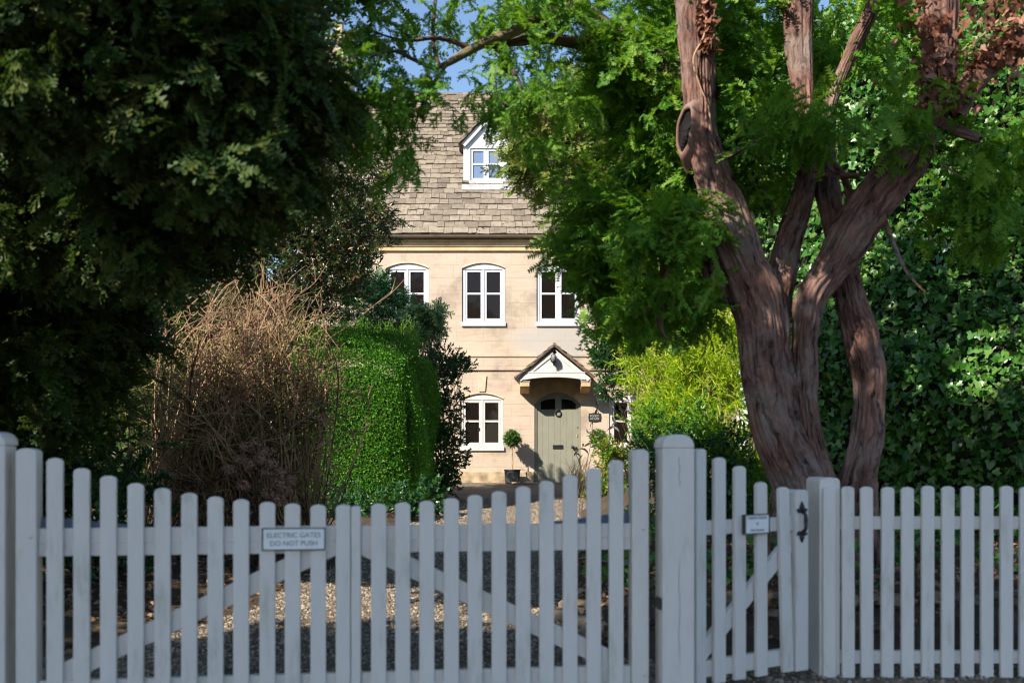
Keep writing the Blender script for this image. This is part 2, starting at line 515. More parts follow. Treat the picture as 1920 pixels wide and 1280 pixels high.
def bark_mat(name, dark, light, grey, su=16.0, sv=2.2, bump=0.9):
    """stringy bark: coarse plates and fine fibres running along the stem, grey and rust patches"""
    m, nt, out = new_mat(name)
    uv = node(nt, "ShaderNodeTexCoord")
    wob = node(nt, "ShaderNodeTexNoise", None, Vector=uv.outputs["UV"], Scale=4.0, Detail=4.0)
    wv = node(nt, "ShaderNodeVectorMath", {"operation": 'SCALE'}, _0=wob.outputs[1], Scale=2.6)
    def layer(ku, kv, sc, wo, rough):
        mp = node(nt, "ShaderNodeMapping", None, Vector=uv.outputs["UV"], Scale=(ku, kv, 1))
        ad = node(nt, "ShaderNodeVectorMath", {"operation": 'MULTIPLY_ADD'}, _0=wv.outputs[0], _1=(wo, wo * 0.4, 0), _2=mp.outputs[0])
        return node(nt, "ShaderNodeTexNoise", None, Vector=ad.outputs[0], Scale=sc, Detail=8.0, Roughness=rough).outputs[0]
    n1 = layer(su, sv, 1.6, 1.0, 0.62)
    n2 = layer(su * 4.5, sv * 3.0, 1.6, 2.5, 0.7)
    mixh = node(nt, "ShaderNodeMath", {"operation": 'MULTIPLY_ADD'}, _0=n2, _1=0.55, _2=n1)
    half = node(nt, "ShaderNodeMath", {"operation": 'MULTIPLY'}, _0=mixh.outputs[0], _1=0.645)
    mid = tuple(a * 0.45 + b * 0.55 for a, b in zip(dark, light))
    c = ramp(nt, half.outputs[0], [(0.395, dark), (0.46, mid), (0.525, light), (0.59, tuple(min(1, x * 1.5) for x in light))])
    n3 = node(nt, "ShaderNodeTexNoise", None, Vector=uv.outputs["Object"], Scale=2.3, Detail=9.0, Roughness=0.75)
    fg = ramp(nt, n3.outputs[0], [(0.47, (0, 0, 0)), (0.62, (0.75, 0.75, 0.75))])
    gm = node(nt, "ShaderNodeMix", {"data_type": 'RGBA', "blend_type": 'MULTIPLY'})
    gm.inputs[0].default_value = 1.0
    gc_ = ramp(nt, half.outputs[0], [(0.38, (0.2, 0.2, 0.2)), (0.50, (1, 1, 1))])
    nt.links.new(gc_, gm.inputs[6]); gm.inputs[7].default_value = (*grey, 1)
    mx = node(nt, "ShaderNodeMix", {"data_type": 'RGBA', "blend_type": 'MIX'})
    nt.links.new(fg, mx.inputs[0]); nt.links.new(c, mx.inputs[6]); nt.links.new(gm.outputs[2], mx.inputs[7])
    b = node(nt, "ShaderNodeBump", None, Strength=bump, Distance=0.035, Height=half.outputs[0])
    principled(nt, out, mx.outputs[2], 0.85, 0.2, b.outputs[0])
    return m

def ground_mat(name, stops, scale, bump, fine, dist=0.02, vor=None):
    m, nt, out = new_mat(name)
    tc = node(nt, "ShaderNodeTexCoord")
    n1 = node(nt, "ShaderNodeTexNoise", None, Vector=tc.outputs["Object"], Scale=scale, Detail=8.0, Roughness=0.7)
    if vor:
        v = node(nt, "ShaderNodeTexVoronoi", None, Vector=tc.outputs["Object"], Scale=vor)
        hs = node(nt, "ShaderNodeSeparateColor", None, _0=v.outputs["Color"])
        c = ramp(nt, hs.outputs[0], stops)
        big = ramp(nt, n1.outputs[0], [(0.35, (0.7, 0.68, 0.66)), (0.65, (1.05, 1.03, 1.0))])
        mx = node(nt, "ShaderNodeMix", {"data_type": 'RGBA', "blend_type": 'MULTIPLY'})
        mx.inputs[0].default_value = 1.0
        nt.links.new(c, mx.inputs[6]); nt.links.new(big, mx.inputs[7])
        col = mx.outputs[2]
        b = node(nt, "ShaderNodeBump", None, Strength=bump, Distance=dist, Height=v.outputs["Distance"])
        b.invert = True
    else:
        col = ramp(nt, n1.outputs[0], stops)
        n2 = node(nt, "ShaderNodeTexNoise", None, Vector=tc.outputs["Object"], Scale=fine, Detail=6.0)
        b = node(nt, "ShaderNodeBump", None, Strength=bump, Distance=dist, Height=n2.outputs[0])
    principled(nt, out, col, 0.95, 0.2, b.outputs[0])
    return m

M_paint = paint_mat("pale_grey_paint", (0.77, 0.705, 0.645))
M_stone = stone_wall_mat("honey_ashlar")
M_trim = plain("honey_stone_trim", (0.58, 0.40, 0.22), 0.9, 0.15, 0.13, 4.0, 0.3)  # orange bounce light on cornice and door arch put into the stone colour
M_keystone = plain("pale_keystone", (0.54, 0.43, 0.31), 0.9, 0.15, 0.08, 5.0, 0.25)
M_plinth = plain("mossy_plinth_stone", (0.40, 0.30, 0.19), 0.95, 0.1, 0.3, 5.0, 0.5)
M_slate = slate_mat("stone_slates", [(0.20, 0.162, 0.122), (0.25, 0.205, 0.157), (0.29, 0.24, 0.186), (0.23, 0.19, 0.143), (0.155, 0.126, 0.098), (0.265, 0.222, 0.17)])
M_slate_dark = slate_mat("mossy_slates", [(0.17, 0.125, 0.09), (0.25, 0.19, 0.14), (0.14, 0.11, 0.085)])
M_underlay = plain("dark_batten", (0.03, 0.027, 0.024), 0.9)
M_white = plain("white_joinery_paint", (0.56, 0.56, 0.58), 0.45, 0.4, 0.03)
M_cream = plain("cream_joinery_paint", (0.60, 0.54, 0.51), 0.5, 0.35, 0.03)
M_lead = plain("lead_flashing", (0.34, 0.33, 0.33), 0.55, 0.4, 0.12)
M_iron = plain("black_iron", (0.014, 0.013, 0.013), 0.4, 0.5, 0.2)
M_gutter = plain("brown_gutter", (0.15, 0.115, 0.085), 0.5, 0.4)
M_olive = plain("sage_door_paint", (0.24, 0.232, 0.178), 0.4, 0.4, 0.04)
M_brass = plain("brass", (0.5, 0.33, 0.10), 0.3, 0.5, 0.1, metallic=0.9)
M_crack = plain("crack_dark", (0.12, 0.12, 0.13), 0.8)
M_board = plain("white_sign_board", (0.80, 0.80, 0.79), 0.4, 0.4, 0.03)
M_letter = plain("grey_letters", (0.22, 0.22, 0.23), 0.5)
M_plaque = plain("dark_slate_plaque", (0.022, 0.022, 0.022), 0.5)
M_gold = plain("pale_letters", (0.45, 0.42, 0.36), 0.5)
M_planter = plain("dark_lead_planter", (0.045, 0.045, 0.047), 0.5, 0.4)
M_planter_edge = plain("grey_planter_edge", (0.13, 0.13, 0.135), 0.45, 0.4)
M_soil = plain("potting_soil", (0.03, 0.022, 0.016), 0.95)

def pane_mat(name, col, rough):
    m, nt, out = new_mat(name)
    tc = node(nt, "ShaderNodeTexCoord")
    nz = node(nt, "ShaderNodeTexNoise", None, Vector=tc.outputs["Object"], Scale=1.4, Detail=2.0)
    b = node(nt, "ShaderNodeBump", None, Strength=0.06, Distance=0.05, Height=nz.outputs[0])
    p = principled(nt, out, col, rough, 0.5 if rough > 0.1 else 0.22, b.outputs[0])
    return m
M_pane = pane_mat("dark_window_glass", (0.012, 0.0085, 0.007), 0.03)
M_pane_blue = pane_mat("blue_grey_pane", (0.145, 0.205, 0.33), 0.12)  # opaque dormer pane in one even blue-grey

m, nt, out = new_mat("lantern_glass")
principled(nt, out, (0.55, 0.58, 0.58), 0.08, 0.6, None, **{"Transmission Weight": 0.7})
M_lglass = m

M_bark_yew = bark_mat("red_brown_yew_bark", (0.012, 0.007, 0.006), (0.20, 0.105, 0.082), (0.27, 0.215, 0.185), 11.0, 2.2, 1.0)
M_bark_lichen = bark_mat("lichened_bark", (0.045, 0.03, 0.02), (0.20, 0.15, 0.085), (0.15, 0.14, 0.06), 20, 4)
M_bark_dark = bark_mat("dark_bark", (0.03, 0.02, 0.016), (0.12, 0.08, 0.06), (0.10, 0.09, 0.06))
M_twig = plain("tan_twigs", (0.40, 0.245, 0.15), 0.7, 0.2, 0.3, 3.0)
M_twig_green = plain("moss_twigs", (0.32, 0.25, 0.11), 0.75, 0.2, 0.3, 3.0)
M_twig_dark = plain("dark_twigs", (0.09, 0.058, 0.035), 0.8, 0.2, 0.3, 3.0)
M_cane = plain("straw_canes", (0.42, 0.30, 0.17), 0.6, 0.3, 0.2, 4.0)
M_knot = plain("dead_knot_wood", (0.016, 0.014, 0.014), 0.9, 0.1, 0.35, 14.0, 0.5)

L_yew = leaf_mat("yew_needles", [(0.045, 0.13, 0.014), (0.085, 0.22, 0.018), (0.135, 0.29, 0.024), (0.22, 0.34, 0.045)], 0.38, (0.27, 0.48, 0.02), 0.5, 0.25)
L_yew_dark = leaf_mat("shaded_yew_needles", [(0.020, 0.046, 0.010), (0.034, 0.072, 0.013), (0.055, 0.092, 0.018), (0.095, 0.105, 0.026)], 0.3, (0.09, 0.16, 0.02), 0.5, 0.25)  # shaded copy of the yew needles, shade put into the darker greens
L_conifer = leaf_mat("olive_conifer", [(0.08, 0.15, 0.025), (0.13, 0.21, 0.03), (0.20, 0.25, 0.05), (0.26, 0.22, 0.075)], 0.3, (0.22, 0.27, 0.04), 0.5)
L_hedge = leaf_mat("clipped_hedge", [(0.028, 0.115, 0.008), (0.05, 0.185, 0.010), (0.085, 0.25, 0.012), (0.15, 0.29, 0.02)], 0.32, (0.14, 0.38, 0.01), 0.45)
L_laurel = leaf_mat("evergreen_oval_leaves", [(0.018, 0.045, 0.014), (0.030, 0.075, 0.016), (0.05, 0.10, 0.022), (0.10, 0.085, 0.032), (0.18, 0.06, 0.04)], 0.2, (0.12, 0.18, 0.02), 0.28, 0.5)
L_cypress = leaf_mat("blue_green_cypress", [(0.020, 0.085, 0.035), (0.03, 0.115, 0.045), (0.05, 0.15, 0.05)], 0.25, (0.06, 0.22, 0.05), 0.55)
L_juniper = leaf_mat("pale_juniper", [(0.10, 0.19, 0.085), (0.16, 0.27, 0.11), (0.22, 0.33, 0.14)], 0.25, (0.2, 0.36, 0.12), 0.55)
L_holly = leaf_mat("dark_glossy_leaves", [(0.016, 0.055, 0.016), (0.028, 0.09, 0.022), (0.05, 0.13, 0.028)], 0.2, (0.06, 0.16, 0.015), 0.3, 0.5)
L_bamboo = leaf_mat("lime_bamboo_leaves", [(0.17, 0.31, 0.012), (0.29, 0.45, 0.014), (0.42, 0.54, 0.02), (0.52, 0.55, 0.06)], 0.42, (0.42, 0.55, 0.02), 0.45)
L_ivy = leaf_mat("ivy_leaves", [(0.02, 0.08, 0.012), (0.04, 0.135, 0.018), (0.075, 0.20, 0.028), (0.17, 0.28, 0.07)], 0.25, (0.14, 0.28, 0.02), 0.34, 0.42)
L_cot = leaf_mat("red_and_green_leaves", [(0.04, 0.13, 0.012), (0.10, 0.22, 0.016), (0.20, 0.30, 0.03), (0.32, 0.10, 0.03)], 0.35, (0.3, 0.4, 0.03), 0.35)
L_lime = leaf_mat("fresh_green_leaves", [(0.06, 0.18, 0.014), (0.11, 0.25, 0.018), (0.18, 0.31, 0.03)], 0.35, (0.22, 0.40, 0.02), 0.4)
L_brown = leaf_mat("dry_brown_leaves", [(0.05, 0.018, 0.012), (0.14, 0.05, 0.03), (0.24, 0.10, 0.06), (0.34, 0.18, 0.12), (0.09, 0.035, 0.022)], 0.2, (0.35, 0.15, 0.06), 0.6, 0.2)
L_litter = leaf_mat("fallen_leaves", [(0.12, 0.065, 0.035), (0.22, 0.125, 0.07), (0.32, 0.20, 0.12), (0.08, 0.045, 0.03)], 0.1, (0.3, 0.15, 0.06), 0.7, 0.2)
L_bloom = leaf_mat("faded_flower_heads", [(0.30, 0.17, 0.13), (0.42, 0.27, 0.20), (0.22, 0.12, 0.09)], 0.25, (0.4, 0.25, 0.18), 0.7, 0.15)
L_bay = leaf_mat("bay_leaves", [(0.03, 0.09, 0.014), (0.05, 0.135, 0.02), (0.10, 0.20, 0.04)], 0.25, (0.14, 0.28, 0.02), 0.3, 0.5)

# ------------------------------------------------------------------ ground
M_ground = ground_mat("woodland_soil", [(0.3, (0.035, 0.025, 0.018)), (0.5, (0.07, 0.05, 0.033)), (0.72, (0.12, 0.085, 0.055))], 6.0, 0.6, 45.0)
M_gravel = ground_mat("grey_brown_gravel", [(0.0, (0.09, 0.07, 0.05)), (0.4, (0.17, 0.14, 0.10)), (0.75, (0.25, 0.205, 0.155)), (1.0, (0.38, 0.32, 0.25))], 1.6, 1.0, 50.0, 0.02, 55.0)
M_tarmac = ground_mat("lane_tarmac", [(0.3, (0.045, 0.045, 0.047)), (0.7, (0.07, 0.07, 0.072))], 40.0, 0.4, 200.0)

def sheet(name, xs, ys, zf, mat):
    X, Y = np.meshgrid(xs, ys)
    Z = np.vectorize(zf)(X, Y)
    V = np.column_stack([X.ravel(), Y.ravel(), Z.ravel()])
    nx = len(xs)
    i = np.arange(len(V)).reshape(len(ys), nx)
    q = np.stack([i[:-1, :-1], i[:-1, 1:], i[1:, 1:], i[1:, :-1]], axis=-1).reshape(-1)
    o = np_mesh(name, V, q, 4, mat, None, None, True)
    return tag(o, kind='structure')

def drive_r(y):
    return np.interp(y, [5.2, 6.6, 9.5, 14, 22.5], [0.50, 0.42, 0.62, 1.0, 1.9])
def drive_l(y):
    return np.interp(y, [5.2, 7, 10, 14, 19, 22.5], [-2.3, -1.85, -1.55, -1.25, -1.22, -3.2])
def bed(x, y):
    """height of the soil beds either side of the gravel"""
    if y < 5.6 or y > 22.4: return gz(y)
    dr, dl = x - drive_r(y), drive_l(y) - x
    d = max(dr, dl)
    if d < 0: return gz(y) - 0.01
    hmax = 0.26 if dr > 0 else 0.10
    return gz(y) + hmax * min(1, d / 0.55) * min(1, (y - 5.6) / 0.5) + 0.02 * math.sin(3 * x + 2 * y)
xs = np.concatenate([[-400, -120, -40, -15], np.arange(-7, 7.01, 0.22), [15, 40, 120, 400]])
ys = np.concatenate([[-400, -60, -15, -5, 0, 3], np.arange(4.8, 23.01, 0.2), [30, 60, 150, 500, 1200]])
sheet("ground", xs, ys, bed, M_ground)
# gravel drive: a sheet of its own, a little above the soil
V, q = [], []
yy = np.concatenate([np.arange(3.6, 22.45, 0.3), [22.48]])
for y in yy:
    l, r = (drive_l(y) - 0.05, drive_r(y) + 0.03) if y > 5.5 else (-9.0, 9.0)
    for k in range(9):
        V.append((l + (r - l) * k / 8, y, gz(y) + 0.006))
i = np.arange(len(V)).reshape(len(yy), 9)
tag(np_mesh("gravel_drive", np.array(V), np.stack([i[:-1, :-1], i[:-1, 1:], i[1:, 1:], i[1:, :-1]], axis=-1).reshape(-1), 4, M_gravel, None, None, True), kind='structure')
tag(np_mesh("lane", np.array([(-60, -4.5, 0.004), (60, -4.5, 0.004), (60, 3.6, 0.004), (-60, 3.6, 0.004)]), np.array([0, 1, 2, 3]), 4, M_tarmac), kind='structure')

# loose stones of the gravel (nobody could count them)
def T_pebble(seed):
    r_ = np.random.default_rng(seed)
    V = np.array([[1, 0, 0], [-1, 0, 0], [0, 1, 0], [0, -1, 0], [0, 0, 0.7], [0, 0, -0.7]]) * r_.uniform(0.7, 1.2, (6, 1))
    T = np.array([[0, 2, 4], [2, 1, 4], [1, 3, 4], [3, 0, 4], [2, 0, 5], [1, 2, 5], [3, 1, 5], [0, 3, 5]])
    return V, T
M_pebble = leaf_mat("gravel_stones", [(0.10, 0.077, 0.055), (0.21, 0.168, 0.12), (0.31, 0.25, 0.19), (0.42, 0.35, 0.28)], 0.0, (0, 0, 0), 0.85, 0.2)
n = 30000
py_ = 4.6 + 13 * rng.uniform(0, 1, n) ** 1.7
pl = np.where(py_ > 5.5, np.array([drive_l(a) for a in py_]), -2.4); pr_ = np.where(py_ > 5.5, np.array([drive_r(a) for a in py_]), 3.4)
px_ = pl + (pr_ - pl) * rng.uniform(0, 1, n)
P = np.column_stack([px_, py_, np.array([gz(a) for a in py_]) + 0.008])
d = rng.normal(size=(n, 3)); d[:, 2] *= 0.3
tag(foliage("gravel", [T_pebble(s) for s in range(4)], P, d, np.tile([0, 0, 1.0], (n, 1)) + rng.normal(size=(n, 3)) * 0.3, rng.uniform(0.006, 0.017, n), M_pebble), kind='stuff')

# ------------------------------------------------------------------ house
HY = 22.5
HS = F / HY
def hx(px): return (px - 960) / HS
def hz(py): return EYE - (py - HOR) / HS
house = empty("stone_house", "honey coloured stone house with a stone slate roof, white casement windows and a gabled porch", "house")
HX0, HX1 = -4.75, 5.1
Z0, ZE = 0.30, 6.02          # foot, eaves
RUN, SLOPE = 3.38, 1.28

class Op:
    def __init__(s, a, b, bot, sh, top):
        s.x0, s.x1, s.zb, s.zs, s.zt = hx(a), hx(b), hz(bot), hz(sh), hz(top)
    def top(s, x):
        c, h = (s.x0 + s.x1) / 2, (s.x1 - s.x0) / 2
        return s.zs + (s.zt - s.zs) * max(0, 1 - ((x - c) / h) ** 2)
op_up = [Op(723, 804, 608, 503, 493), Op(866, 947.5, 608, 503, 493), Op(1006, 1088, 608, 503, 493)]
op_low = [Op(863, 944.5, 841, 748, 737.5), Op(1142, 1223, 841, 748, 737.5)]
op_door = Op(1002, 1089, 905, 757, 735)
ops = op_up + op_low + [op_door]
def wall_front():
    mb = MB()
    cuts = {HX0, HX1}
    for o in ops:
        for k in range(13): cuts.add(round(o.x0 + (o.x1 - o.x0) * k / 12, 5))
    cuts = sorted(cuts)
    rv = 0.10
    for a, b in zip(cuts[:-1], cuts[1:]):
        if b - a < 1e-4: continue
        mid = (a + b) / 2
        here = sorted([o for o in ops if o.x0 - 1e-4 <= mid <= o.x1 + 1e-4], key=lambda o: o.zb)
        za, zb_ = Z0, Z0
        for o in here:
            if o.zb > za + 0.02:
                mb.add([(a, HY, za), (b, HY, zb_), (b, HY, o.zb), (a, HY, o.zb)], [(0, 1, 2, 3)])
                mb.add([(a, HY, o.zb), (b, HY, o.zb), (b, HY + rv, o.zb), (a, HY + rv, o.zb)], [(0, 1, 2, 3)])
            za, zb_ = o.top(a), o.top(b)
            mb.add([(a, HY, za), (b, HY, zb_), (b, HY + rv, zb_), (a, HY + rv, za)], [(3, 2, 1, 0)])
        mb.add([(a, HY, za), (b, HY, zb_), (b, HY, ZE), (a, HY, ZE)], [(0, 1, 2, 3)])
    for o in ops:
        mb.add([(o.x0, HY, o.zb), (o.x0, HY + rv, o.zb), (o.x0, HY + rv, o.zs), (o.x0, HY, o.zs)], [(0, 1, 2, 3)])
        mb.add([(o.x1, HY, o.zb), (o.x1, HY + rv, o.zb), (o.x1, HY + rv, o.zs), (o.x1, HY, o.zs)], [(3, 2, 1, 0)])
    # ends with gables, and the back
    yb, ym = HY + 2 * RUN - 0.34, HY - 0.17 + RUN
    zr = ZE + RUN * SLOPE - 0.12
    for x in (HX0, HX1):
        mb.add([(x, HY, Z0), (x, yb, Z0), (x, yb, ZE), (x, ym, zr), (x, HY, ZE)], [(0, 1, 2, 3, 4)])
    mb.add([(HX0, yb, Z0), (HX1, yb, Z0), (HX1, yb, ZE), (HX0, yb, ZE)], [(3, 2, 1, 0)])
    # dark inner skin closes the openings
    mb.add([(HX0, HY + 0.3, Z0), (HX1, HY + 0.3, Z0), (HX1, HY + 0.3, ZE), (HX0, HY + 0.3, ZE)], [(0, 1, 2, 3)])
    return mb.build("wall", M_stone, house)
wall_front()

def arch_pts(o, y_in=0.0, n=12, inset=0.0):
    return [(o.x0 + inset + (o.x1 - o.x0 - 2 * inset) * k / n, o.top(o.x0 + (o.x1 - o.x0) * k / n) - inset) for k in range(n + 1)]

# arch surrounds, keystones, mouldings
for o in op_up + op_low:
    mb = MB()
    pts = arch_pts(o); c = (o.x0 + o.x1) / 2
    outer = [(c + (x - c) * 1.04, z + 0.038) for x, z in pts]
    for k in range(len(pts) - 1):
        (x0, z0), (x1, z1), (X1, Z1), (X0, Z0_) = pts[k], pts[k + 1], outer[k + 1], outer[k]
        mb.prism([(x0, z0), (x1, z1), (X1, Z1), (X0, Z0_)], HY - 0.006, HY + 0.05)
    mb.build("arch_moulding", M_keystone, house)
o = op_door
pts = arch_pts(o); c = (o.x0 + o.x1) / 2
outer = [(c + (x - c) * 1.3, z + 0.27) for x, z in pts]
vm = MB()
for k0, k1 in ((0, 2), (2, 4), (4, 5), (5, 7), (7, 8), (8, 10), (10, 12)):
    prof = [pts[k] for k in range(k0, k1 + 1)] + [outer[k] for k in range(k1, k0 - 1, -1)]
    prof = [(x + (0.004 if i in (0, len(prof) - 1) else (-0.004 if i in (k1 - k0, k1 - k0 + 1) else 0)), z) for i, (x, z) in enumerate(prof)]
    vm.prism(prof, HY - (0.03 if k0 == 5 else 0.012), HY + 0.05)
vm.build("door_arch", M_trim, house, bevel=0.004)
for o in op_low[:1]:
    c = hx(904); km = MB()
    km.prism([(c - 0.07, hz(734)), (c + 0.07, hz(734)), (c + 0.10, hz(704)), (c - 0.10, hz(704))], HY - 0.03, HY + 0.05)
    km.build("keystone", M_keystone, house, bevel=0.006)
mb = MB()
for y0, y1, z0, z1 in ((-0.045, 0.02, hz(669), hz(664)), (-0.02, 0.02, hz(690), hz(669)), (-0.042, 0.02, hz(694), hz(690))):
    mb.box(HX0, HX1, HY + y0, HY + y1, z0, z1)
mb.build("string_course", M_stone, house, bevel=0.006)
mb = MB()
mb.box(HX0 - 0.02, hx(1001), HY - 0.05, HY + 0.02, Z0, hz(884)); mb.box(hx(1090), HX1, HY - 0.05, HY + 0.02, Z0, hz(884))
mb.build("plinth", M_plinth, house, bevel=0.01)
mb = MB()
mb.box(HX0, HX1, HY - 0.05, HY + 0.02, hz(471), hz(463)); mb.box(HX0, HX1, HY - 0.075, HY + 0.02, hz(463), hz(455)); mb.box(HX0, HX1, HY - 0.10, HY + 0.02, hz(455), hz(449))
mb.build("cornice", M_trim, house, bevel=0.01)
mb = MB()
mb.box(hx(1000) , hx(1090), HY - 0.30, HY + 0.1, 0.40, hz(905) - 0.004)
mb.build("doorstep", M_plinth, house, bevel=0.01)
g = MB()
gy, gzz = HY - 0.20, hz(446.5) + 0.02
prof = [(0.06 * math.cos(a), 0.06 * math.sin(a)) for a in np.linspace(math.pi, 2 * math.pi, 9)]
Mx = Matrix(((0, 1, 0, 0), (1, 0, 0, gy), (0, 0, 1, gzz), (0, 0, 0, 1)))
g.prism(prof, HX0 - 0.1, HX1 + 0.1, Mx)
for k in range(11):
    x = HX0 + 0.4 + k * 0.9
    g.box(x, x + 0.03, gy + 0.05, HY - 0.08, gzz - 0.02, gzz)
g.build("gutter", M_gutter, house)

def slates(mb, origin, ux, us, nrm, width, length, e0, e1, w0, w1, skip=None, th=0.022, seed=1, jitter=1.0):
    """courses of overlapping stone slates on the plane origin + ux*a + us*b"""
    r_ = random.Random(seed)
    b = 0.0
    while b < length - 0.02:
        t = b / length
        ex = e0 + (e1 - e0) * t
        a = -r_.uniform(0, 0.25)
        while a < width:
            w = r_.uniform(w0, w1) * (1 - 0.3 * t)
            a0, a1 = max(a, 0) + 0.0, min(a + w, width)
            a += w
            if a1 - a0 < 0.03: continue
            if skip and skip((a0 + a1) / 2, b): continue
            tk = th * r_.uniform(0.75, 1.45); lift = r_.uniform(0.0, 0.008) * jitter
            db = r_.uniform(-0.014, 0.012) * jitter
            yaw = r_.uniform(-0.012, 0.012) * jitter
            lo, hi_ = b + db, min(b + ex * 1.55, length)
            gap = 0.004
            vs_ = []
            for (aa, bb, hh) in ((a0 + gap, lo + yaw, 0.030 + lift), (a1 - gap, lo - yaw, 0.030 + lift), (a1 - gap, hi_, 0.004), (a0 + gap, hi_, 0.004)):
                vs_.append(origin + ux * aa + us * bb + nrm * hh)
            vs_ = vs_ + [p + nrm * tk for p in vs_]
            mb.add(vs_, [(3, 2, 1, 0), (4, 5, 6, 7), (0, 1, 5, 4), (1, 2, 6, 5), (2, 3, 7, 6), (3, 0, 4, 7)])
        b += ex
# main roof
RY0 = HY - 0.17
RX0, RX1 = HX0 - 0.12, HX1 + 0.12
us = Vector((0, 1, SLOPE)).normalized(); nr = Vector((0, -SLOPE, 1)).normalized()
LEN = RUN * math.sqrt(1 + SLOPE ** 2)
ridge_y, ridge_z = RY0 + RUN, ZE + 0.02 + RUN * SLOPE
roof = MB()
slates(roof, Vector((RX0, RY0, ZE + 0.02)), Vector((1, 0, 0)), us, nr, RX1 - RX0, LEN, 0.215, 0.13, 0.15, 0.38, seed=3, th=0.030, jitter=1.2)
us2 = Vector((0, -1, SLOPE)).normalized(); nr2 = Vector((0, SLOPE, 1)).normalized()
slates(roof, Vector((RX0, ridge_y + RUN, ZE + 0.02)), Vector((1, 0, 0)), us2, nr2, RX1 - RX0, LEN, 0.5, 0.5, 0.6, 0.9, seed=4)
ro = roof.build("roof", M_slate, house)
u = MB()
u.add([(RX0, RY0, ZE), (RX1, RY0, ZE), (RX1, ridge_y, ridge_z - 0.02), (RX0, ridge_y, ridge_z - 0.02), (RX0, ridge_y + RUN, ZE), (RX1, ridge_y + RUN, ZE)], [(0, 1, 2, 3), (3, 2, 5, 4)])
u.build("roof_underlay", M_underlay, ro)
rd = MB()
x = RX0
while x < RX1:
    w = 0.45
    rd.prism([(-0.16, -0.13), (-0.13, -0.15), (0, 0.02), (0.13, -0.15), (0.16, -0.13), (0, 0.075)], x + 0.004, x + w - 0.004, Matrix(((0, 1, 0, 0), (1, 0, 0, ridge_y), (0, 0, 1, ridge_z + 0.02), (0, 0, 0, 1))))
    x += w
rd.build("ridge_tiles", M_slate_dark, ro)
# moss tufts on the roof
n = 420
a = rng.uniform(0, RX1 - RX0, n); b = LEN * rng.uniform(0, 1, n) ** 2.2
P = np.array(Vector((RX0, RY0, ZE + 0.02))) + a[:, None] * np.array([1, 0, 0]) + b[:, None] * np.array(us) + np.array(nr) * 0.045
foliage("moss", [T_pebble(s) for s in (8, 9)], P, rng.normal(size=(n, 3)), np.tile(np.array(nr), (n, 1)), rng.uniform(0.012, 0.035, n), plain("roof_moss", (0.075, 0.06, 0.035), 0.95), ro)["kind"] = "stuff"

# chimney on the gable
ch = MB()
cx, cy = -4.42, ridge_y + 0.05
ch.box(cx - 0.28, cx + 0.28, cy - 0.5, cy + 0.5, ridge_z - 0.8, 11.55)
ch.box(cx - 0.34, cx + 0.34, cy - 0.56, cy + 0.56, 11.55, 11.68); ch.box(cx - 0.30, cx + 0.30, cy - 0.52, cy + 0.52, 11.68, 11.78)
cho = ch.build("chimney", M_stone, house, bevel=0.01)
for dy in (-0.25, 0.25):
    pm = MB(); pm.lathe([(0.13, 11.78), (0.14, 11.82), (0.11, 12.1), (0.13, 12.15), (0.10, 12.15)], 14, Matrix.Translation((cx, cy + dy, 0)))
    pm.build("chimney_pot", plain("buff_clay", (0.55, 0.46, 0.32), 0.8), cho)

def make_window(o, open_right=False, low=False, mat=None):
    mat = mat or M_white
    yf = HY + 0.035
    w = o.x1 - o.x0; c = (o.x0 + o.x1) / 2
    fr = MB()
    jw = 0.07
    ztop = o.zs - 0.02                       # underside of the arched head board
    fr.box(o.x0 + 0.004, o.x0 + jw, yf, yf + 0.09, o.zb + 0.05, ztop)
    fr.box(o.x1 - jw, o.x1 - 0.004, yf, yf + 0.09, o.zb + 0.05, ztop)
    fr.box(c - 0.02, c + 0.02, yf, yf + 0.09, o.zb + 0.05, ztop)
    head = [(o.x0 + 0.004, ztop)] + [(o.x1 - 0.004, ztop)] + [(x, z - 0.006) for x, z in reversed(arch_pts(o)[1:-1])]
    fr.prism(head, yf - 0.004, yf + 0.086)
    win = fr.build("window", mat, house, bevel=0.006)
    sl = MB(); sl.box(o.x0 - 0.012, o.x1 + 0.012, HY - 0.045, HY + 0.12, o.zb - 0.045, o.zb + 0.05)
    sl.build("sill", mat, win, bevel=0.008)
    pn = MB()
    zb, zt = o.zb + 0.055, ztop - 0.003
    for side, (a, b) in enumerate(((o.x0 + jw + 0.003, c - 0.022), (c + 0.022, o.x1 - jw - 0.003))):
        M = None
        if open_right and side == 1:
            M = Matrix.Translation((b, yf + 0.02, 0)) @ Matrix.Rotation(math.radians(7), 4, 'Z') @ Matrix.Translation((-b, -yf - 0.02, 0))
        cs = MB(); s_ = 0.046; y0, y1 = yf + 0.012, yf + 0.062
        cs.box(a, a + s_, y0, y1, zb, zt, M); cs.box(b - s_, b, y0, y1, zb, zt, M)
        cs.box(a + s_, b - s_, y0, y1, zb, zb + 0.085, M); cs.box(a + s_, b - s_, y0, y1, zt - 0.055, zt, M)
        zm = zb + (zt - zb) * 0.545
        cs.box(a + s_, b - s_, y0 + 0.006, y1 - 0.006, zm - 0.022, zm + 0.022, M)
        cs.build("casement", mat, win, bevel=0.004)
        pn.box(a + s_ * 0.6, b - s_ * 0.6, yf + 0.035, yf + 0.041, zb + 0.03, zt - 0.03, M)
    pn.build("pane", M_pane, win)
    if low:
        lt = MB(); lt.box(c - 0.09, c - 0.05, yf + 0.0, yf + 0.012, zb + 0.35, zb + 0.42); lt.build("latch", M_iron, win)
for i, o in enumerate(op_up): make_window(o, i == 2)
for i, o in enumerate(op_low): make_window(o, False, True, M_cream if i == 0 else M_cream)

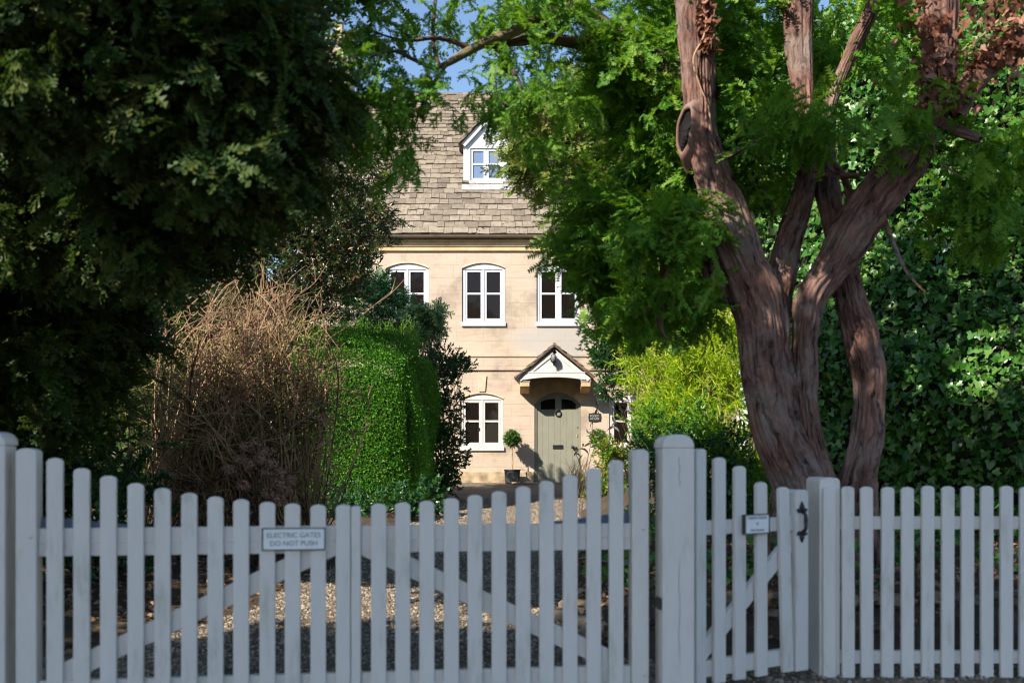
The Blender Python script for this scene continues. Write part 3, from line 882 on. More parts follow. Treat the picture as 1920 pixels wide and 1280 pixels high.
# door
o = op_door
dw = MB()
yd = HY + 0.06
c = (o.x0 + o.x1) / 2
dz0 = hz(905)
# door frame: jambs and arched head
fm = MB()
fm.box(o.x0 + 0.003, o.x0 + 0.05, HY + 0.03, HY + 0.12, dz0, o.zs - 0.01); fm.box(o.x1 - 0.05, o.x1 - 0.003, HY + 0.03, HY + 0.12, dz0, o.zs - 0.01)
ip = arch_pts(o, n=12); jn = [(c + (x - c) * 0.905, z - 0.05) for x, z in ip]
for k in range(12):
    fm.prism([jn[k], jn[k + 1], (ip[k + 1][0], ip[k + 1][1] - 0.004), (ip[k][0], ip[k][1] - 0.004)], HY + 0.03, HY + 0.12)
# leaf: vertical boards
zl0, zl1 = hz(767), hz(747)
lights = [(hx(1014), hx(1041)), (hx(1053), hx(1080))]
xa, xb = o.x0 + 0.052, o.x1 - 0.052
nb = 7
def leaf_top(x): return o.top(c + (x - c) / 0.905) - 0.056
def board(x0, x1, z0, z1f, mbx, y=yd):
    mbx.prism([(x0, z0), (x1, z0), (x1, z1f(x1) if callable(z1f) else z1f), (x0, z1f(x0) if callable(z1f) else z1f)], y, y + 0.045)
for k in range(nb):
    x0, x1 = xa + (xb - xa) * k / nb + 0.001, xa + (xb - xa) * (k + 1) / nb - 0.001
    board(x0, x1, dz0 + 0.01, zl0 - 0.02, dw)
board(xa, xb, zl0 - 0.018, zl0 - 0.0, dw, yd - 0.003)
for x0, x1 in ((xa, lights[0][0]), (lights[0][1], lights[1][0]), (lights[1][1], xb)):
    board(x0, x1, zl0 + 0.001, leaf_top, dw)
for x0, x1 in lights:   # arched tops of the two lights
    for k in range(4):
        u0, u1 = x0 + (x1 - x0) * k / 4, x0 + (x1 - x0) * (k + 1) / 4
        f = lambda x: zl0 + 0.17 + 0.075 * (1 - ((x - c) / 0.44) ** 2)
        dw.prism([(u0, f(u0)), (u1, f(u1)), (u1, leaf_top(u1)), (u0, leaf_top(u0))], yd, yd + 0.045)
dw.box(xa + 0.01, xb - 0.01, yd + 0.034, yd + 0.044, dz0 + 0.01, zl0)
door = dw.build("door", M_olive, house, bevel=0.0025)
fm.build("door_frame", M_olive, door, bevel=0.004)
gl = MB()
for x0, x1 in lights: gl.box(x0 - 0.01, x1 + 0.01, yd + 0.03, yd + 0.038, zl0 - 0.005, zl0 + 0.27)
gl.build("door_pane", M_pane, door)
kn = MB()
kx, kz = hx(1046.5), hz(774)
kn.tube([(kx + 0.062 * math.sin(a), yd - 0.025, kz + 0.068 * math.cos(a)) for a in np.linspace(0, 2 * math.pi, 21)], 0.013, 8)
kn.box(kx - 0.03, kx + 0.03, yd - 0.04, yd + 0.002, kz + 0.05, kz + 0.095)
kn.build("knocker", M_iron, door, True, 0.004)
lp = MB(); lx, lz = hx(1046.5), hz(837.5)
for z0, z1, dx in ((0.028, 0.045, 0.115), (-0.045, -0.028, 0.115)): lp.box(lx - dx, lx + dx, yd - 0.014, yd + 0.002, lz + z0, lz + z1)
lp.box(lx - 0.115, lx - 0.098, yd - 0.014, yd + 0.002, lz - 0.0279, lz + 0.0279); lp.box(lx + 0.098, lx + 0.115, yd - 0.014, yd + 0.002, lz - 0.0279, lz + 0.0279)
lp.box(lx - 0.097, lx + 0.097, yd - 0.006, yd + 0.002, lz - 0.0275, lz + 0.0275)
lp.build("letter_plate", M_iron, door, bevel=0.003)
for (qx, qz, r, mt) in ((1074, 838, 0.032, M_iron), (1080.5, 839.5, 0.03, M_iron)):
    kb = MB(); kb.lathe([(0.034, 0), (0.03, 0.006), (0.012, 0.012), (0.012, 0.03), (r, 0.045), (r, 0.06), (0.014, 0.07)], 14, Matrix.Translation((hx(qx), yd, hz(qz))) @ Matrix.Rotation(math.radians(90), 4, 'X'))
    kb.build("knob", mt, door, True)
for (qx, qz, mt) in ((1084.0, 801, M_iron), (1082.5, 817, M_brass)):
    kb = MB(); kb.lathe([(0.02, 0), (0.02, 0.006), (0.008, 0.012)], 12, Matrix.Translation((hx(qx), yd, hz(qz))) @ Matrix.Rotation(math.radians(90), 4, 'X'))
    kb.build("keyhole", mt, door, True)

# porch: white gabled front on stone brackets
PYF = 21.88
PS = F / PYF
def px_(p): return (p - 960) / PS
def pz(p): return EYE - (p - HOR) / PS
pm = MB()
pl_, pr2, pc = px_(972), px_(1107), px_(1040)
zbt, zpk = pz(714), pz(654)
arch = [(pl_ + (pr2 - pl_) * k / 14, zbt + 0.085 * (1 - ((k - 7) / 7) ** 2)) for k in range(15)]
pm.prism(arch + [(pr2 + 0.02, zbt + 0.05), (pc, zpk), (pl_ - 0.02, zbt + 0.05)], PYF + 0.02, PYF + 0.06)
porch = pm.build("porch", M_cream, house)
tr = MB()
def bar(p, q_, w, y0, y1):
    a, b = Vector((p[0], 0, p[1])), Vector((q_[0], 0, q_[1])); d = (b - a).normalized(); nrm = Vector((-d.z, 0, d.x)) * w
    tr.prism([(a.x, a.z), (b.x, b.z), (b.x + nrm.x, b.z + nrm.z), (a.x + nrm.x, a.z + nrm.z)], y0, y1)
bar((pl_ - 0.0, zbt + 0.06), (pc, zpk - 0.01), -0.085, PYF, PYF + 0.0195); bar((pc, zpk - 0.01), (pr2, zbt + 0.06), -0.085, PYF, PYF + 0.0195)
tr.build("barge_board", M_cream, porch)
tr = MB()
am = [(x, z) for x, z in arch[1:-1]]
tr.prism(am + [(am[-1][0], pz(699)), (am[0][0], pz(699))], PYF - 0.006, PYF + 0.0195)
tr.prism([(am[0][0], pz(699) + 0.0005), (am[-1][0], pz(699) + 0.0005), (am[-1][0], pz(697)), (am[0][0], pz(697))], PYF - 0.014, PYF + 0.0195)
tr.prism([(pc - 0.045, pz(696.5)), (pc + 0.045, pz(696.5)), (pc + 0.04, zpk - 0.16), (pc - 0.04, zpk - 0.16)], PYF - 0.002, PYF + 0.0195)
tr.build("moulding", M_cream, porch, bevel=0.003)
for x0, x1 in ((pl_ + 0.01, pl_ + 0.05), (pr2 - 0.05, pr2 - 0.01)):   # side cheeks behind the front
    sf = MB(); sf.box(x0, x1, PYF + 0.061, HY, zbt + 0.005, zbt + 0.09); sf.build("side_board", M_cream, porch)
for a, b in ((975, 993), (1090, 1107.5)):
    bk = MB(); x0, x1 = px_(a), px_(b)
    Mx = Matrix(((0, 1, 0, 0), (1, 0, 0, 0), (0, 0, 1, 0), (0, 0, 0, 1)))
    bk.prism([(PYF + 0.03, pz(716)), (HY + 0.02, pz(716)), (HY + 0.02, pz(735)), (HY - 0.25, pz(733)), (PYF + 0.10, pz(726)), (PYF + 0.03, pz(724))][::-1], x0, x1, Mx)
    bk.build("bracket", M_trim, porch, bevel=0.008)
    ld = MB(); ld.box(x0 - 0.01, x1 + 0.01, PYF + 0.02, HY + 0.02, pz(716) + 0.002, pz(713.8)); ld.build("lead_cap", M_lead, porch)
rf = MB()
ezl, ezr = Vector((px_(965), 0, pz(706))), Vector((px_(1116), 0, pz(705))); pk = Vector((pc, 0, pz(642)))
for e, sg in ((ezl, 1), (ezr, -1)):
    d = (pk - e); L = d.length; d.normalize()
    nn = Vector((-d.z * sg, 0, d.x * sg)) * 1.0
    if nn.z < 0: nn = -nn
    y0 = PYF - 0.07
    slates(rf, Vector((e.x, y0, e.z)) - nn * 0.06, Vector((0, 1, 0)), d, nn, HY + 0.01 - y0, L, 0.17, 0.15, 0.2, 0.34, None, 0.03, 5 + sg)
    rf.add([Vector((e.x, y0 + 0.02, e.z)) - nn * 0.07, Vector((pk.x, y0 + 0.02, pk.z)) - nn * 0.07, Vector((pk.x, HY, pk.z)) - nn * 0.07, Vector((e.x, HY, e.z)) - nn * 0.07] +
           [Vector((e.x, y0 + 0.02, e.z)) - nn * 0.04, Vector((pk.x, y0 + 0.02, pk.z)) - nn * 0.04, Vector((pk.x, HY, pk.z)) - nn * 0.04, Vector((e.x, HY, e.z)) - nn * 0.04],
           [(0, 1, 2, 3), (7, 6, 5, 4), (0, 4, 5, 1), (3, 2, 6, 7), (0, 3, 7, 4), (1, 5, 6, 2)])
rf.build("porch_roof", M_slate_dark, porch)

# dormer
DY = 23.45
DS = F / DY
def dx_(p): return (p - 960) / DS
def dz_(p): return EYE - (p - HOR) / DS
dl, dr, dc = dx_(869), dx_(953), dx_(911)
zb, ze, zp = dz_(341), dz_(266), dz_(222)
dm = MB()
depth = 2.3
zsh = dz_(278)          # head of the window
wl, wr = dx_(882), dx_(941)
dm.prism([(dl, zb), (wl, zb), (wl, zsh), (wr, zsh), (wr, zb), (dr, zb), (dr, ze), (dc, zp), (dl, ze)], DY, DY + 0.12)
dm.prism([(dl, zb - 0.4), (dl + 0.05, zb - 0.4), (dl + 0.05, ze), (dl, ze)], DY + 0.121, DY + depth)
dm.prism([(dr - 0.05, zb - 0.4), (dr, zb - 0.4), (dr, ze), (dr - 0.05, ze)], DY + 0.121, DY + depth)
dm.box(wl - 0.03, wr + 0.03, DY - 0.05, DY + 0.15, zb - 0.05, zb + 0.012)
dormer = dm.build("dormer", M_white, house, bevel=0.004)
db = MB()
tr = db
for e, sg in (((dl - 0.06, ze - 0.075), 1), ((dr + 0.06, ze - 0.075), -1)):
    pass
tr = MB()
bar((dl - 0.05, ze - 0.05), (dc, zp + 0.03), -0.12, DY - 0.07, DY - 0.03); bar((dc, zp + 0.03), (dr + 0.05, ze - 0.05), -0.12, DY - 0.07, DY - 0.03)
tr.build("dormer_barge_board", M_white, dormer, bevel=0.004)
cs = MB(); dcw = (wl + wr) / 2
zb2, zs2 = zb + 0.02, zsh - 0.003
for a, b in ((wl + 0.005, dcw - 0.004), (dcw + 0.004, wr - 0.005)):
    s_ = 0.055
    cs.box(a, a + s_, DY + 0.03, DY + 0.08, zb2, zs2); cs.box(b - s_, b, DY + 0.03, DY + 0.08, zb2, zs2)
    cs.box(a + s_, b - s_, DY + 0.03, DY + 0.08, zb2, zb2 + 0.075); cs.box(a + s_, b - s_, DY + 0.03, DY + 0.08, zs2 - 0.06, zs2)
    zm = zb2 + (zs2 - zb2) * 0.53
    cs.box(a + s_, b - s_, DY + 0.036, DY + 0.074, zm - 0.02, zm + 0.02)
cs.build("dormer_casement", M_white, dormer, bevel=0.003)
pp = MB(); pp.box(wl + 0.02, wr - 0.02, DY + 0.055, DY + 0.062, zb2 + 0.02, zs2 - 0.02); pp.build("dormer_pane", M_pane_blue, dormer)
rf = MB()
pk = Vector((dc, 0, zp + 0.115))
for e, sg in ((Vector((dl - 0.12, 0, ze - 0.04)), 1), (Vector((dr + 0.12, 0, ze - 0.04)), -1)):
    d = pk - e; L = d.length; d.normalize(); nn = Vector((-d.z * sg, 0, d.x * sg))
    if nn.z < 0: nn = -nn
    y0 = DY - 0.12
    slates(rf, Vector((e.x, y0, e.z)) - nn * 0.055, Vector((0, 1, 0)), d, nn, depth, L, 0.16, 0.14, 0.2, 0.36, None, 0.025, 15 + sg)
    rf.add([Vector((e.x, y0 + 0.01, e.z)) - nn * 0.065, Vector((pk.x, y0 + 0.01, pk.z)) - nn * 0.065, Vector((pk.x, y0 + depth, pk.z)) - nn * 0.065, Vector((e.x, y0 + depth, e.z)) - nn * 0.065], [(0, 1, 2, 3)])
rf.build("dormer_roof", M_slate_dark, dormer)
ap = MB()   # lead apron below the dormer window
ya, za = RY0 + (zb - 0.05 - ZE - 0.02) / SLOPE, zb - 0.04
o3 = Vector((dl - 0.02, DY - 0.04, zb - 0.04)); 
lo = Vector((0, -1, -SLOPE)).normalized() * 0.2
off = nr * 0.075
base = Vector((0, DY - 0.05, ZE + 0.02 + (DY - 0.05 - RY0) * SLOPE))
ap.add([Vector((dl - 0.03, base.y, base.z)) + off, Vector((dr + 0.03, base.y, base.z)) + off, Vector((dr + 0.03, base.y, base.z)) + lo + off, Vector((dl - 0.03, base.y, base.z)) + lo + off,
        Vector((dl - 0.03, base.y, base.z)), Vector((dr + 0.03, base.y, base.z)), Vector((dr + 0.03, base.y, base.z)) + lo, Vector((dl - 0.03, base.y, base.z)) + lo],
       [(3, 2, 1, 0), (0, 1, 5, 4), (1, 2, 6, 5), (2, 3, 7, 6), (3, 0, 4, 7)])
ap.build("lead_apron", M_lead, dormer)

# lantern on the porch gable
lan = empty("wall_lantern", "small black wall lantern with a clear glass on the porch gable", "lantern", (px_(1038), PYF - 0.006, pz(677)))
lm = MB()
lm.lathe([(0.012, -0.10), (0.022, -0.09), (0.014, -0.075), (0.03, -0.055), (0.055, -0.03), (0.062, -0.02), (0.062, -0.008)], 14, Matrix.Translation((0, -0.09, 0)))
lm.box(-0.02, 0.02, -0.03, -0.002, -0.05, 0.10); lm.tube([(0, -0.02, -0.03), (0, -0.05, -0.06), (0, -0.09, -0.05)], 0.01, 6)
lm.build("bracket", M_iron, lan, True)
lg = MB(); lg.lathe([(0.055, -0.007), (0.058, 0.06), (0.055, 0.10), (0.04, 0.135), (0.012, 0.15)], 16, Matrix.Translation((0, -0.09, 0))); lg.build("glass", M_lglass, lan, True)
lg = MB(); lg.lathe([(0.015, 0.0), (0.032, 0.03), (0.03, 0.06), (0.012, 0.075)], 12, Matrix.Translation((0, -0.09, 0))); lg.build("bulb", M_board, lan, True)
hd = MB()
for s_ in range(3):
    a0 = math.radians(-90 + 120 * s_ + 30)
    hd.tube([(math.cos(a0) * 0.064, -0.09 + math.sin(a0) * 0.064, -0.01), (math.cos(a0) * 0.066, -0.09 + math.sin(a0) * 0.066, 0.07), (math.cos(a0) * 0.05, -0.09 + math.sin(a0) * 0.05, 0.13), (0, -0.09, 0.158)], 0.010, 6)
hd.build("cage", M_iron, lan, True)

def lettering(txt, size, mat, parent, loc, name="lettering", sx=1.0):
    cu = bpy.data.curves.new("lettering", 'FONT')
    cu.body = txt; cu.size = size; cu.align_x = 'CENTER'; cu.align_y = 'CENTER'; cu.extrude = 0.0008
    tmp = bpy.data.objects.new("tmp", cu)
    COL.objects.link(tmp)
    dg = bpy.context.evaluated_depsgraph_get()
    me = bpy.data.meshes.new_from_object(tmp.evaluated_get(dg))
    bpy.data.objects.remove(tmp)
    bpy.data.curves.remove(cu)
    me.transform(Matrix.Rotation(math.radians(90), 4, 'X') @ Matrix.Diagonal((sx, 1, 1, 1)))
    me.materials.clear()
    o = link(name, me, mat, parent)
    o.location = loc
    return o

# house plaque beside the door
pq = empty("house_plaque", "black scalloped name plaque on the stone wall right of the front door", "plaque", (hx(1115), HY - 0.002, hz(782)))
qm = MB()
W_, H_ = 0.145, 0.10
prof = []
for k in range(48):
    a = 2 * math.pi * k / 48
    ca, sa = math.cos(a), math.sin(a)
    sc = 1 / max(abs(ca) / W_, abs(sa) / H_)
    prof.append((ca * sc * (1 - 0.07 * (0.5 + 0.5 * math.cos(8 * a + math.pi)) * (1 if True else 0)), sa * sc * (1 - 0.10 * (0.5 - 0.5 * math.cos(4 * a)) ** 3 + 0.05 * math.cos(2 * a) ** 8)))
qm.prism(prof, -0.02, 0.0)
qm.build("board", M_plaque, pq, bevel=0.004)
lettering("FOREST", 0.062, M_gold, pq, (0, -0.0215, 0.028))
lettering("HOUSE", 0.062, M_gold, pq, (0, -0.0215, -0.034))

# potted bay trees
T_bay = [T_sprig(s, T_leaf(0.055, 0.02, 0.25, 0.2), 9, 0.08) for s in range(3)]
def bay_tree(label, x, y, zc, rad):
    t = empty("potted_bay_tree", label, "potted tree", (x, y, gz(y)), 0.0, "clipped bay trees either side of the door")
    pb = MB()
    w0, w1, h = 0.155, 0.175, 0.29
    pb.add([(-w0, -w0, 0.02), (w0, -w0, 0.02), (w0, w0, 0.02), (-w0, w0, 0.02), (-w1, -w1, h), (w1, -w1, h), (w1, w1, h), (-w1, w1, h)], [(3, 2, 1, 0), (0, 1, 5, 4), (1, 2, 6, 5), (2, 3, 7, 6), (3, 0, 4, 7), (4, 5, 6, 7)])
    pot = pb.build("planter", M_planter, t, bevel=0.006)
    rm = MB(); rm.box(-0.185, 0.185, -0.185, 0.185, h + 0.001, h + 0.03)
    rm.build("rim", M_planter, pot, bevel=0.006)
    fr = MB()
    q = 0.115; cz = 0.155; y_ = -0.178
    oc = [(-q, -q * 0.55), (-q * 0.55, -q), (q * 0.55, -q), (q, -q * 0.55), (q, q * 0.55), (q * 0.55, q), (-q * 0.55, q), (-q, q * 0.55)]
    for i in range(8):
        a, b = oc[i], oc[(i + 1) % 8]
        fr.tube([(a[0], y_ + 0.012 - 0.06 * (a[1]) , cz + a[1]), (b[0], y_ + 0.012 - 0.06 * (b[1]), cz + b[1])], 0.007, 6)
    fr.build("panel_moulding", M_planter_edge, pot)
    for sx in (-1, 1):
        ft = MB(); ft.box(sx * 0.12 - 0.03, sx * 0.12 + 0.03, -0.15, 0.15, 0, 0.0195); ft.build("foot", M_planter, pot)
    zz = zc - gz(y)
    twigs_obj([([(0, 0, h), (0.012, 0.004, h + 0.2), (-0.008, 0, zz - 0.1), (0, 0, zz)], 0.014, 0.010)] +
              [([(0, 0, zz - 0.08), tuple(rand_dirs(1)[0] * rad * 0.6 + np.array([0, 0, zz]))], 0.006, 0.003) for _ in range(7)], "stem", M_cane, t, 6)
    n = 300
    P, D = in_blob(n, (0, 0, zz), (rad * 0.72, rad * 0.72, rad * 0.72), 0.2)
    foliage("crown", T_bay, P, D + rng.normal(size=(n, 3)) * 0.5 + [0, 0, 0.25], rand_dirs(n), rng.uniform(0.7, 1.1, n), L_bay, t)
by = 22.1
bay_tree("standard bay tree in a dark square planter, left of the front door", (960.5 - 960) / F * by, by, EYE - (823 - HOR) / F * by, 0.175)
bay_tree("standard bay tree right of the front door, partly behind red and green leaves", (1122 - 960) / F * by, by, EYE - (821 - HOR) / F * by, 0.18)
for k, (qx, qy, r) in enumerate(((968, 906, 0.10), (990, 907, 0.12), (1004, 907, 0.07))):
    st = MB(); st.lathe([(r * 0.7, 0), (r, r * 0.25), (r * 0.8, r * 0.55), (r * 0.3, r * 0.7)], 9, Matrix.Translation((hx(qx), HY - 0.55, gz(22))) @ Matrix.Diagonal((1.2, 0.9, 0.8, 1)))
    tag(st.build("stone", M_plinth, None, True), ("small buff stone on the gravel in front of the planter", "widest buff stone lying on the gravel by the front door", "smallest buff stone against the doorstep")[k], "stone")

# ------------------------------------------------------------------ gates and fence
GZL, GZR = 4.30, 4.64
GXL = (33 - 960) / F * GZL; GXR = (1216 - 960) / F * GZR
GA = math.atan2(GZR - GZL, GXR - GXL)
gc, gs = math.cos(GA), math.sin(GA)
def g_s(px):      # distance along the gate line for a photo column
    k = (px - 960) / F
    return (k * GZL - GXL) / (gc - k * gs)
def g_z(px, py):
    Y = GZL + g_s(px) * gs
    return EYE - (py - HOR) / F * Y
RT0, RT1 = 0.705, 0.826      # top rail
RB0, RB1 = 0.075, 0.165      # bottom rail

def picket_mesh(mb, x, w, z0, z1, y0=-0.022, y1=0.0, lean=0.0, round_=0.35):
    h = w / 2
    r = h * round_
    top = [(x + h, z1 - r * 0.9)] + [(x + h * math.cos(a), z1 - r * 0.9 + r * 0.9 * math.sin(a)) for a in np.linspace(0.25, math.pi - 0.25, 9)] + [(x - h, z1 - r * 0.9)]
    prof = [(x - h, z0), (x + h, z0)] + top
    prof = [(a + lean * (z - z0), z) for a, z in prof]
    mb.prism(prof, y0, y1)

def picket(parent, x, w, z0, z1, lean=0.0, round_=0.6):
    mb = MB(); picket_mesh(mb, x, w, z0, z1, lean=lean, round_=round_)
    return mb.build("picket", M_paint, parent, bevel=0.003)

def obl(mb, a, b, hgt, y0, y1):
    mb.prism([(a[0], a[1] - hgt / 2), (b[0], b[1] - hgt / 2), (b[0], b[1] + hgt / 2), (a[0], a[1] + hgt / 2)], y0, y1)

def gate_leaf(label, origin_px, pk_px, pk_top, stile_hinge, stile_meet, hinge_left):
    s0 = g_s(origin_px)
    loc = (GXL + s0 * gc, GZL + s0 * gs, 0)
    t = empty("driveway_gate", label, "gate", loc, GA, "pair of white driveway gate leaves")
    S = lambda p: g_s(p) - s0
    allx = []
    for (pc_, wpx, ty) in (stile_hinge, stile_meet):
        Y = GZL + g_s(pc_) * gs; w = wpx / F * Y
        mb = MB(); picket_mesh(mb, S(pc_), w, 0.055, g_z(pc_, ty), -0.024, 0.058, 0, 0.5)
        mb.build("stile", M_paint, t, bevel=0.005)
        allx.append((S(pc_), w))
    lo, hi_ = min(allx), max(allx)
    xa, xb = lo[0] + lo[1] / 2 + 0.001, hi_[0] - hi_[1] / 2 - 0.001
    for z0, z1 in ((RT0, RT1), (RB0, RB1)):
        mb = MB(); mb.box(xa, xb, 0.001, 0.042, z0, z1)
        if z0 == RT0: mb.box(xa, xb, -0.003, 0.0005, (z0 + z1) / 2 - 0.003, (z0 + z1) / 2 + 0.003)
        mb.build("rail", M_paint, t, bevel=0.004)
    mb = MB()
    hxx, mx = (xa, xb) if hinge_left else (xb, xa)
    obl(mb, (hxx + (0.10 if hinge_left else -0.10), RB1 + 0.03), (mx, RT0 + 0.035), 0.095, 0.004, 0.038)
    mb.build("brace", M_paint, t, bevel=0.003)
    # swept bracket rising to the hinge stile behind the rail
    mb = MB(); sg = 1 if hinge_left else -1
    pts = [(hxx, RT0 + 0.02), (hxx + sg * 0.40, RT0 + 0.02), (hxx + sg * 0.40, RT1 + 0.004), (hxx + sg * 0.26, RT1 + 0.018), (hxx + sg * 0.12, RT1 + 0.036), (hxx, RT1 + 0.045)]
    if sg < 0: pts = pts[::-1]
    mb.prism(pts, 0.044, 0.085)
    mb.build("bracket", plain("sky_tint_shade_paint", (0.17, 0.21, 0.29), 0.5), t, bevel=0.004)  # blue-grey shade and sky tint put into the bracket's colour
    for p, ty in zip(pk_px, pk_top):
        Y = GZL + g_s(p) * gs
        picket(t, S(p), 0.0675, 0.06, g_z(p, ty))
    return t
gateL = gate_leaf("leaf of the white picket driveway gate that carries the electric gates sign", 33,
          [105, 155, 205, 256, 306, 356, 405, 453, 502, 549, 597], [858, 877, 891, 905, 914, 923, 930, 935, 940, 943, 945], (52, 37, 840), (643.5, 27, 946), True)
gateR = gate_leaf("leaf of the white picket driveway gate whose pickets rise to the big domed post", 657.5,
          [710, 755, 800, 846, 890, 935, 980, 1024, 1068, 1112, 1154], [943, 941, 938, 933, 927, 920, 911, 901, 890, 877, 862], (1199, 32, 842), (667.5, 18, 948), False)
for p, py, t in ((60, 1005, gateL), (1204, 990, gateR), (1207, 1262, gateR)):     # bolt heads on the hinge stiles
    s_ = g_s(p); X = GXL + s_ * gc; Y = GZL + s_ * gs
    b = MB(); lx_ = (Vector((X, Y, 0)) - t.location); lx_ = lx_.x * gc + lx_.y * gs
    b.lathe([(0.009, 0), (0.008, 0.004), (0.002, 0.006)], 10, Matrix.Translation((lx_, -0.025, g_z(p, py))) @ Matrix.Rotation(math.radians(90), 4, 'X'))
    b.build("bolt", M_paint, t, True)

def gate_post(label, px_l, px_r, top_py, Yf, rot, depth=0.15):
    xl, xr = (px_l - 960) / F * Yf, (px_r - 960) / F * Yf
    w = (xr - xl) / math.cos(rot)
    t = empty("gate_post", label, "gate post", (xl, Yf, 0), rot, "stout white gate posts with domed caps")
    zt = EYE - (top_py - HOR) / F * Yf
    h = w / 2; sh = zt - w * 0.42
    dome = [(h + h * math.copysign(abs(math.cos(a)) ** 0.75, math.cos(a)), sh + (zt - sh) * math.sin(a) ** 0.85) for a in np.linspace(0.0, math.pi, 17)]
    mb = MB(); mb.prism([(0.004, 0), (w - 0.004, 0), (w - 0.004, sh - 0.001), (0.004, sh - 0.001)], 0.012, depth)
    mb.build("shaft", M_paint, t, bevel=0.006)
    mb = MB(); mb.prism(dome, 0.0, depth + 0.012)
    mb.build("cap", M_paint, t, bevel=0.005)
    mb = MB(); mb.prism([(0, 0), (w, 0), (w, sh - 0.0005), (0, sh - 0.0005)], 0.0, 0.0115)
    mb.build("face_board", M_paint, t, bevel=0.004)
    # shakes in the timber
    xk = w * 0.52
    for k, (z0, z1) in enumerate(((zt - 0.24, zt - 0.10), (0.18, zt - 0.55))):
        mb = MB()
        pts = [(xk + 0.004 * math.sin(i * 1.9 + k), -0.0008, z0 + (z1 - z0) * i / 7) for i in range(8)]
        mb.tube(pts, [0.0003] + [0.0009] * 6 + [0.0003], 4)
        mb.build("crack", M_crack, t)
    return t, w
postR, wR = gate_post("tall domed gate post between the driveway gate and the small side gate", 1243, 1303.5, 814, 4.56, GA)
lk = MB(); lk.box(-0.006, -0.0005, 0.025, 0.10, 0.43, 0.485); lk.box(-0.010, -0.0061, 0.032, 0.093, 0.437, 0.478)
lk.build("latch_plate", plain("worn_dark_metal", (0.05, 0.05, 0.052), 0.5), postR, bevel=0.003)
gate_post("gate post at the far left, cut by the edge of the photo", -58, 5, 808, 4.25, GA)

# small side gate, hung back at an angle
A2, B2 = Vector((0.893, 4.72)), Vector((1.515, 5.10))
SA = math.atan2(B2.y - A2.y, B2.x - A2.x); sc_, ss_ = math.cos(SA), math.sin(SA)
def s_s(px):
    k = (px - 960) / F
    return (k * A2.y - A2.x) / (sc_ - k * ss_)
def s_z(px, py): return EYE - (py - HOR) / F * (A2.y + s_s(px) * ss_)
side = empty("side_gate", "narrow white picket side gate with a black handle and a small sign", "gate", (A2.x, A2.y, 0), SA)
for p, w, ty, yb in ((1309, 0.062, 841, 0.06), (1498, 0.088, 917, 0.062)):
    mb = MB(); picket_mesh(mb, s_s(p), w, 0.05, s_z(p, ty), -0.024, yb, 0, 0.4); mb.build("stile", M_paint, side, bevel=0.004)
xa, xb = s_s(1309) + 0.032, s_s(1498) - 0.045
for z0, z1 in ((0.762, 0.83), (0.085, 0.165)):
    mb = MB(); mb.box(xa, xb, 0.001, 0.04, z0, z1); mb.build("rail", M_paint, side, bevel=0.004)
mb = MB(); obl(mb, (xa, 0.20), (xb, 0.70), 0.10, 0.004, 0.036); mb.build("brace", M_paint, side, bevel=0.003)
for p, ty, lean in ((1345, 857, 0.0), (1383, 873, 0.0), (1424, 903, -0.004), (1473, 912, -0.035)):
    picket(side, s_s(p), 0.072, 0.055, s_z(p, ty), lean)
hm = MB()
hxx = s_s(1496); z0, z1 = s_z(1502, 1003), s_z(1502, 951)
pts = [(hxx, -0.027, z1 - 0.02), (hxx, -0.05, z1 - 0.035), (hxx + 0.003, -0.050, (z0 + z1) / 2), (hxx, -0.05, z0 + 0.035), (hxx, -0.027, z0 + 0.02)]
hm.tube([tuple(p) for p in catmull(pts, 4)], [0.006 + 0.004 * math.sin(math.pi * i / 16) for i in range(17)], 8)
for zz, sg in ((z1 - 0.018, 1), (z0 + 0.018, -1)):
    for ang, ln in ((90, 0.045), (15, 0.036), (165, 0.036)):
        a = math.radians(ang) ; d = Vector((math.cos(a), 0, math.sin(a) * sg))
        cx_ = Vector((hxx, 0, zz)) + d * ln * 0.55; nrm = Vector((-d.z, 0, d.x))
        prof = [cx_ - d * ln * 0.6, cx_ + nrm * ln * 0.36, cx_ + d * ln * 0.6, cx_ - nrm * ln * 0.36]
        prof = [(p.x, p.z) for p in prof]
        if sum(prof[i][0] * prof[(i + 1) % 4][1] - prof[(i + 1) % 4][0] * prof[i][1] for i in range(4)) < 0: prof = prof[::-1]
        hm.prism(prof, -0.031, -0.0245)
hm.build("handle", M_iron, side, True)

# fence to the right
FY = 5.10
fence = empty("picket_fence", "straight run of white picket fence below the ivy", "fence", (0, FY, 0))
fp = MB()
fp.prism([((1537 - 960) / F * FY, 0), ((1576 - 960) / F * FY, 0)] + [((1556.5 + 19.5 * math.copysign(abs(math.cos(a)) ** 0.5, math.cos(a)) - 960) / F * FY, EYE - (908 - HOR) / F * FY + (13 / F * FY) * math.sin(a) ** 0.6) for a in np.linspace(0, math.pi, 11)], 0.002, 0.24)
fp.build("post", M_paint, fence, bevel=0.006)
for p in [1553, 1589, 1624, 1661.5, 1699.5, 1737, 1774.5, 1811.5, 1848, 1884.5, 1920, 1956, 1992, 2028, 2064, 2100]:
    picket(fence, (p - 960) / F * FY, 0.0635, 0.0 + rng.uniform(0, 0.008), EYE - (911.5 + rng.uniform(-1.5, 1.5) - HOR) / F * FY, rng.uniform(-0.004, 0.004))
xe = 2110
for z0, z1 in ((0.762, 0.828), (0.075, 0.14)):
    for a, b in (((1577 - 960) / F * FY, (xe - 960) / F * FY),):
        mb = MB(); mb.box(a, b, 0.001, 0.04, z0, z1); mb.build("rail", M_paint, fence, bevel=0.004)
mb = MB(); a = (2080 - 960) / F * FY; mb.box(a, a + 0.1, 0.042, 0.14, 0, 1.0); mb.build("post", M_paint, fence, bevel=0.006)

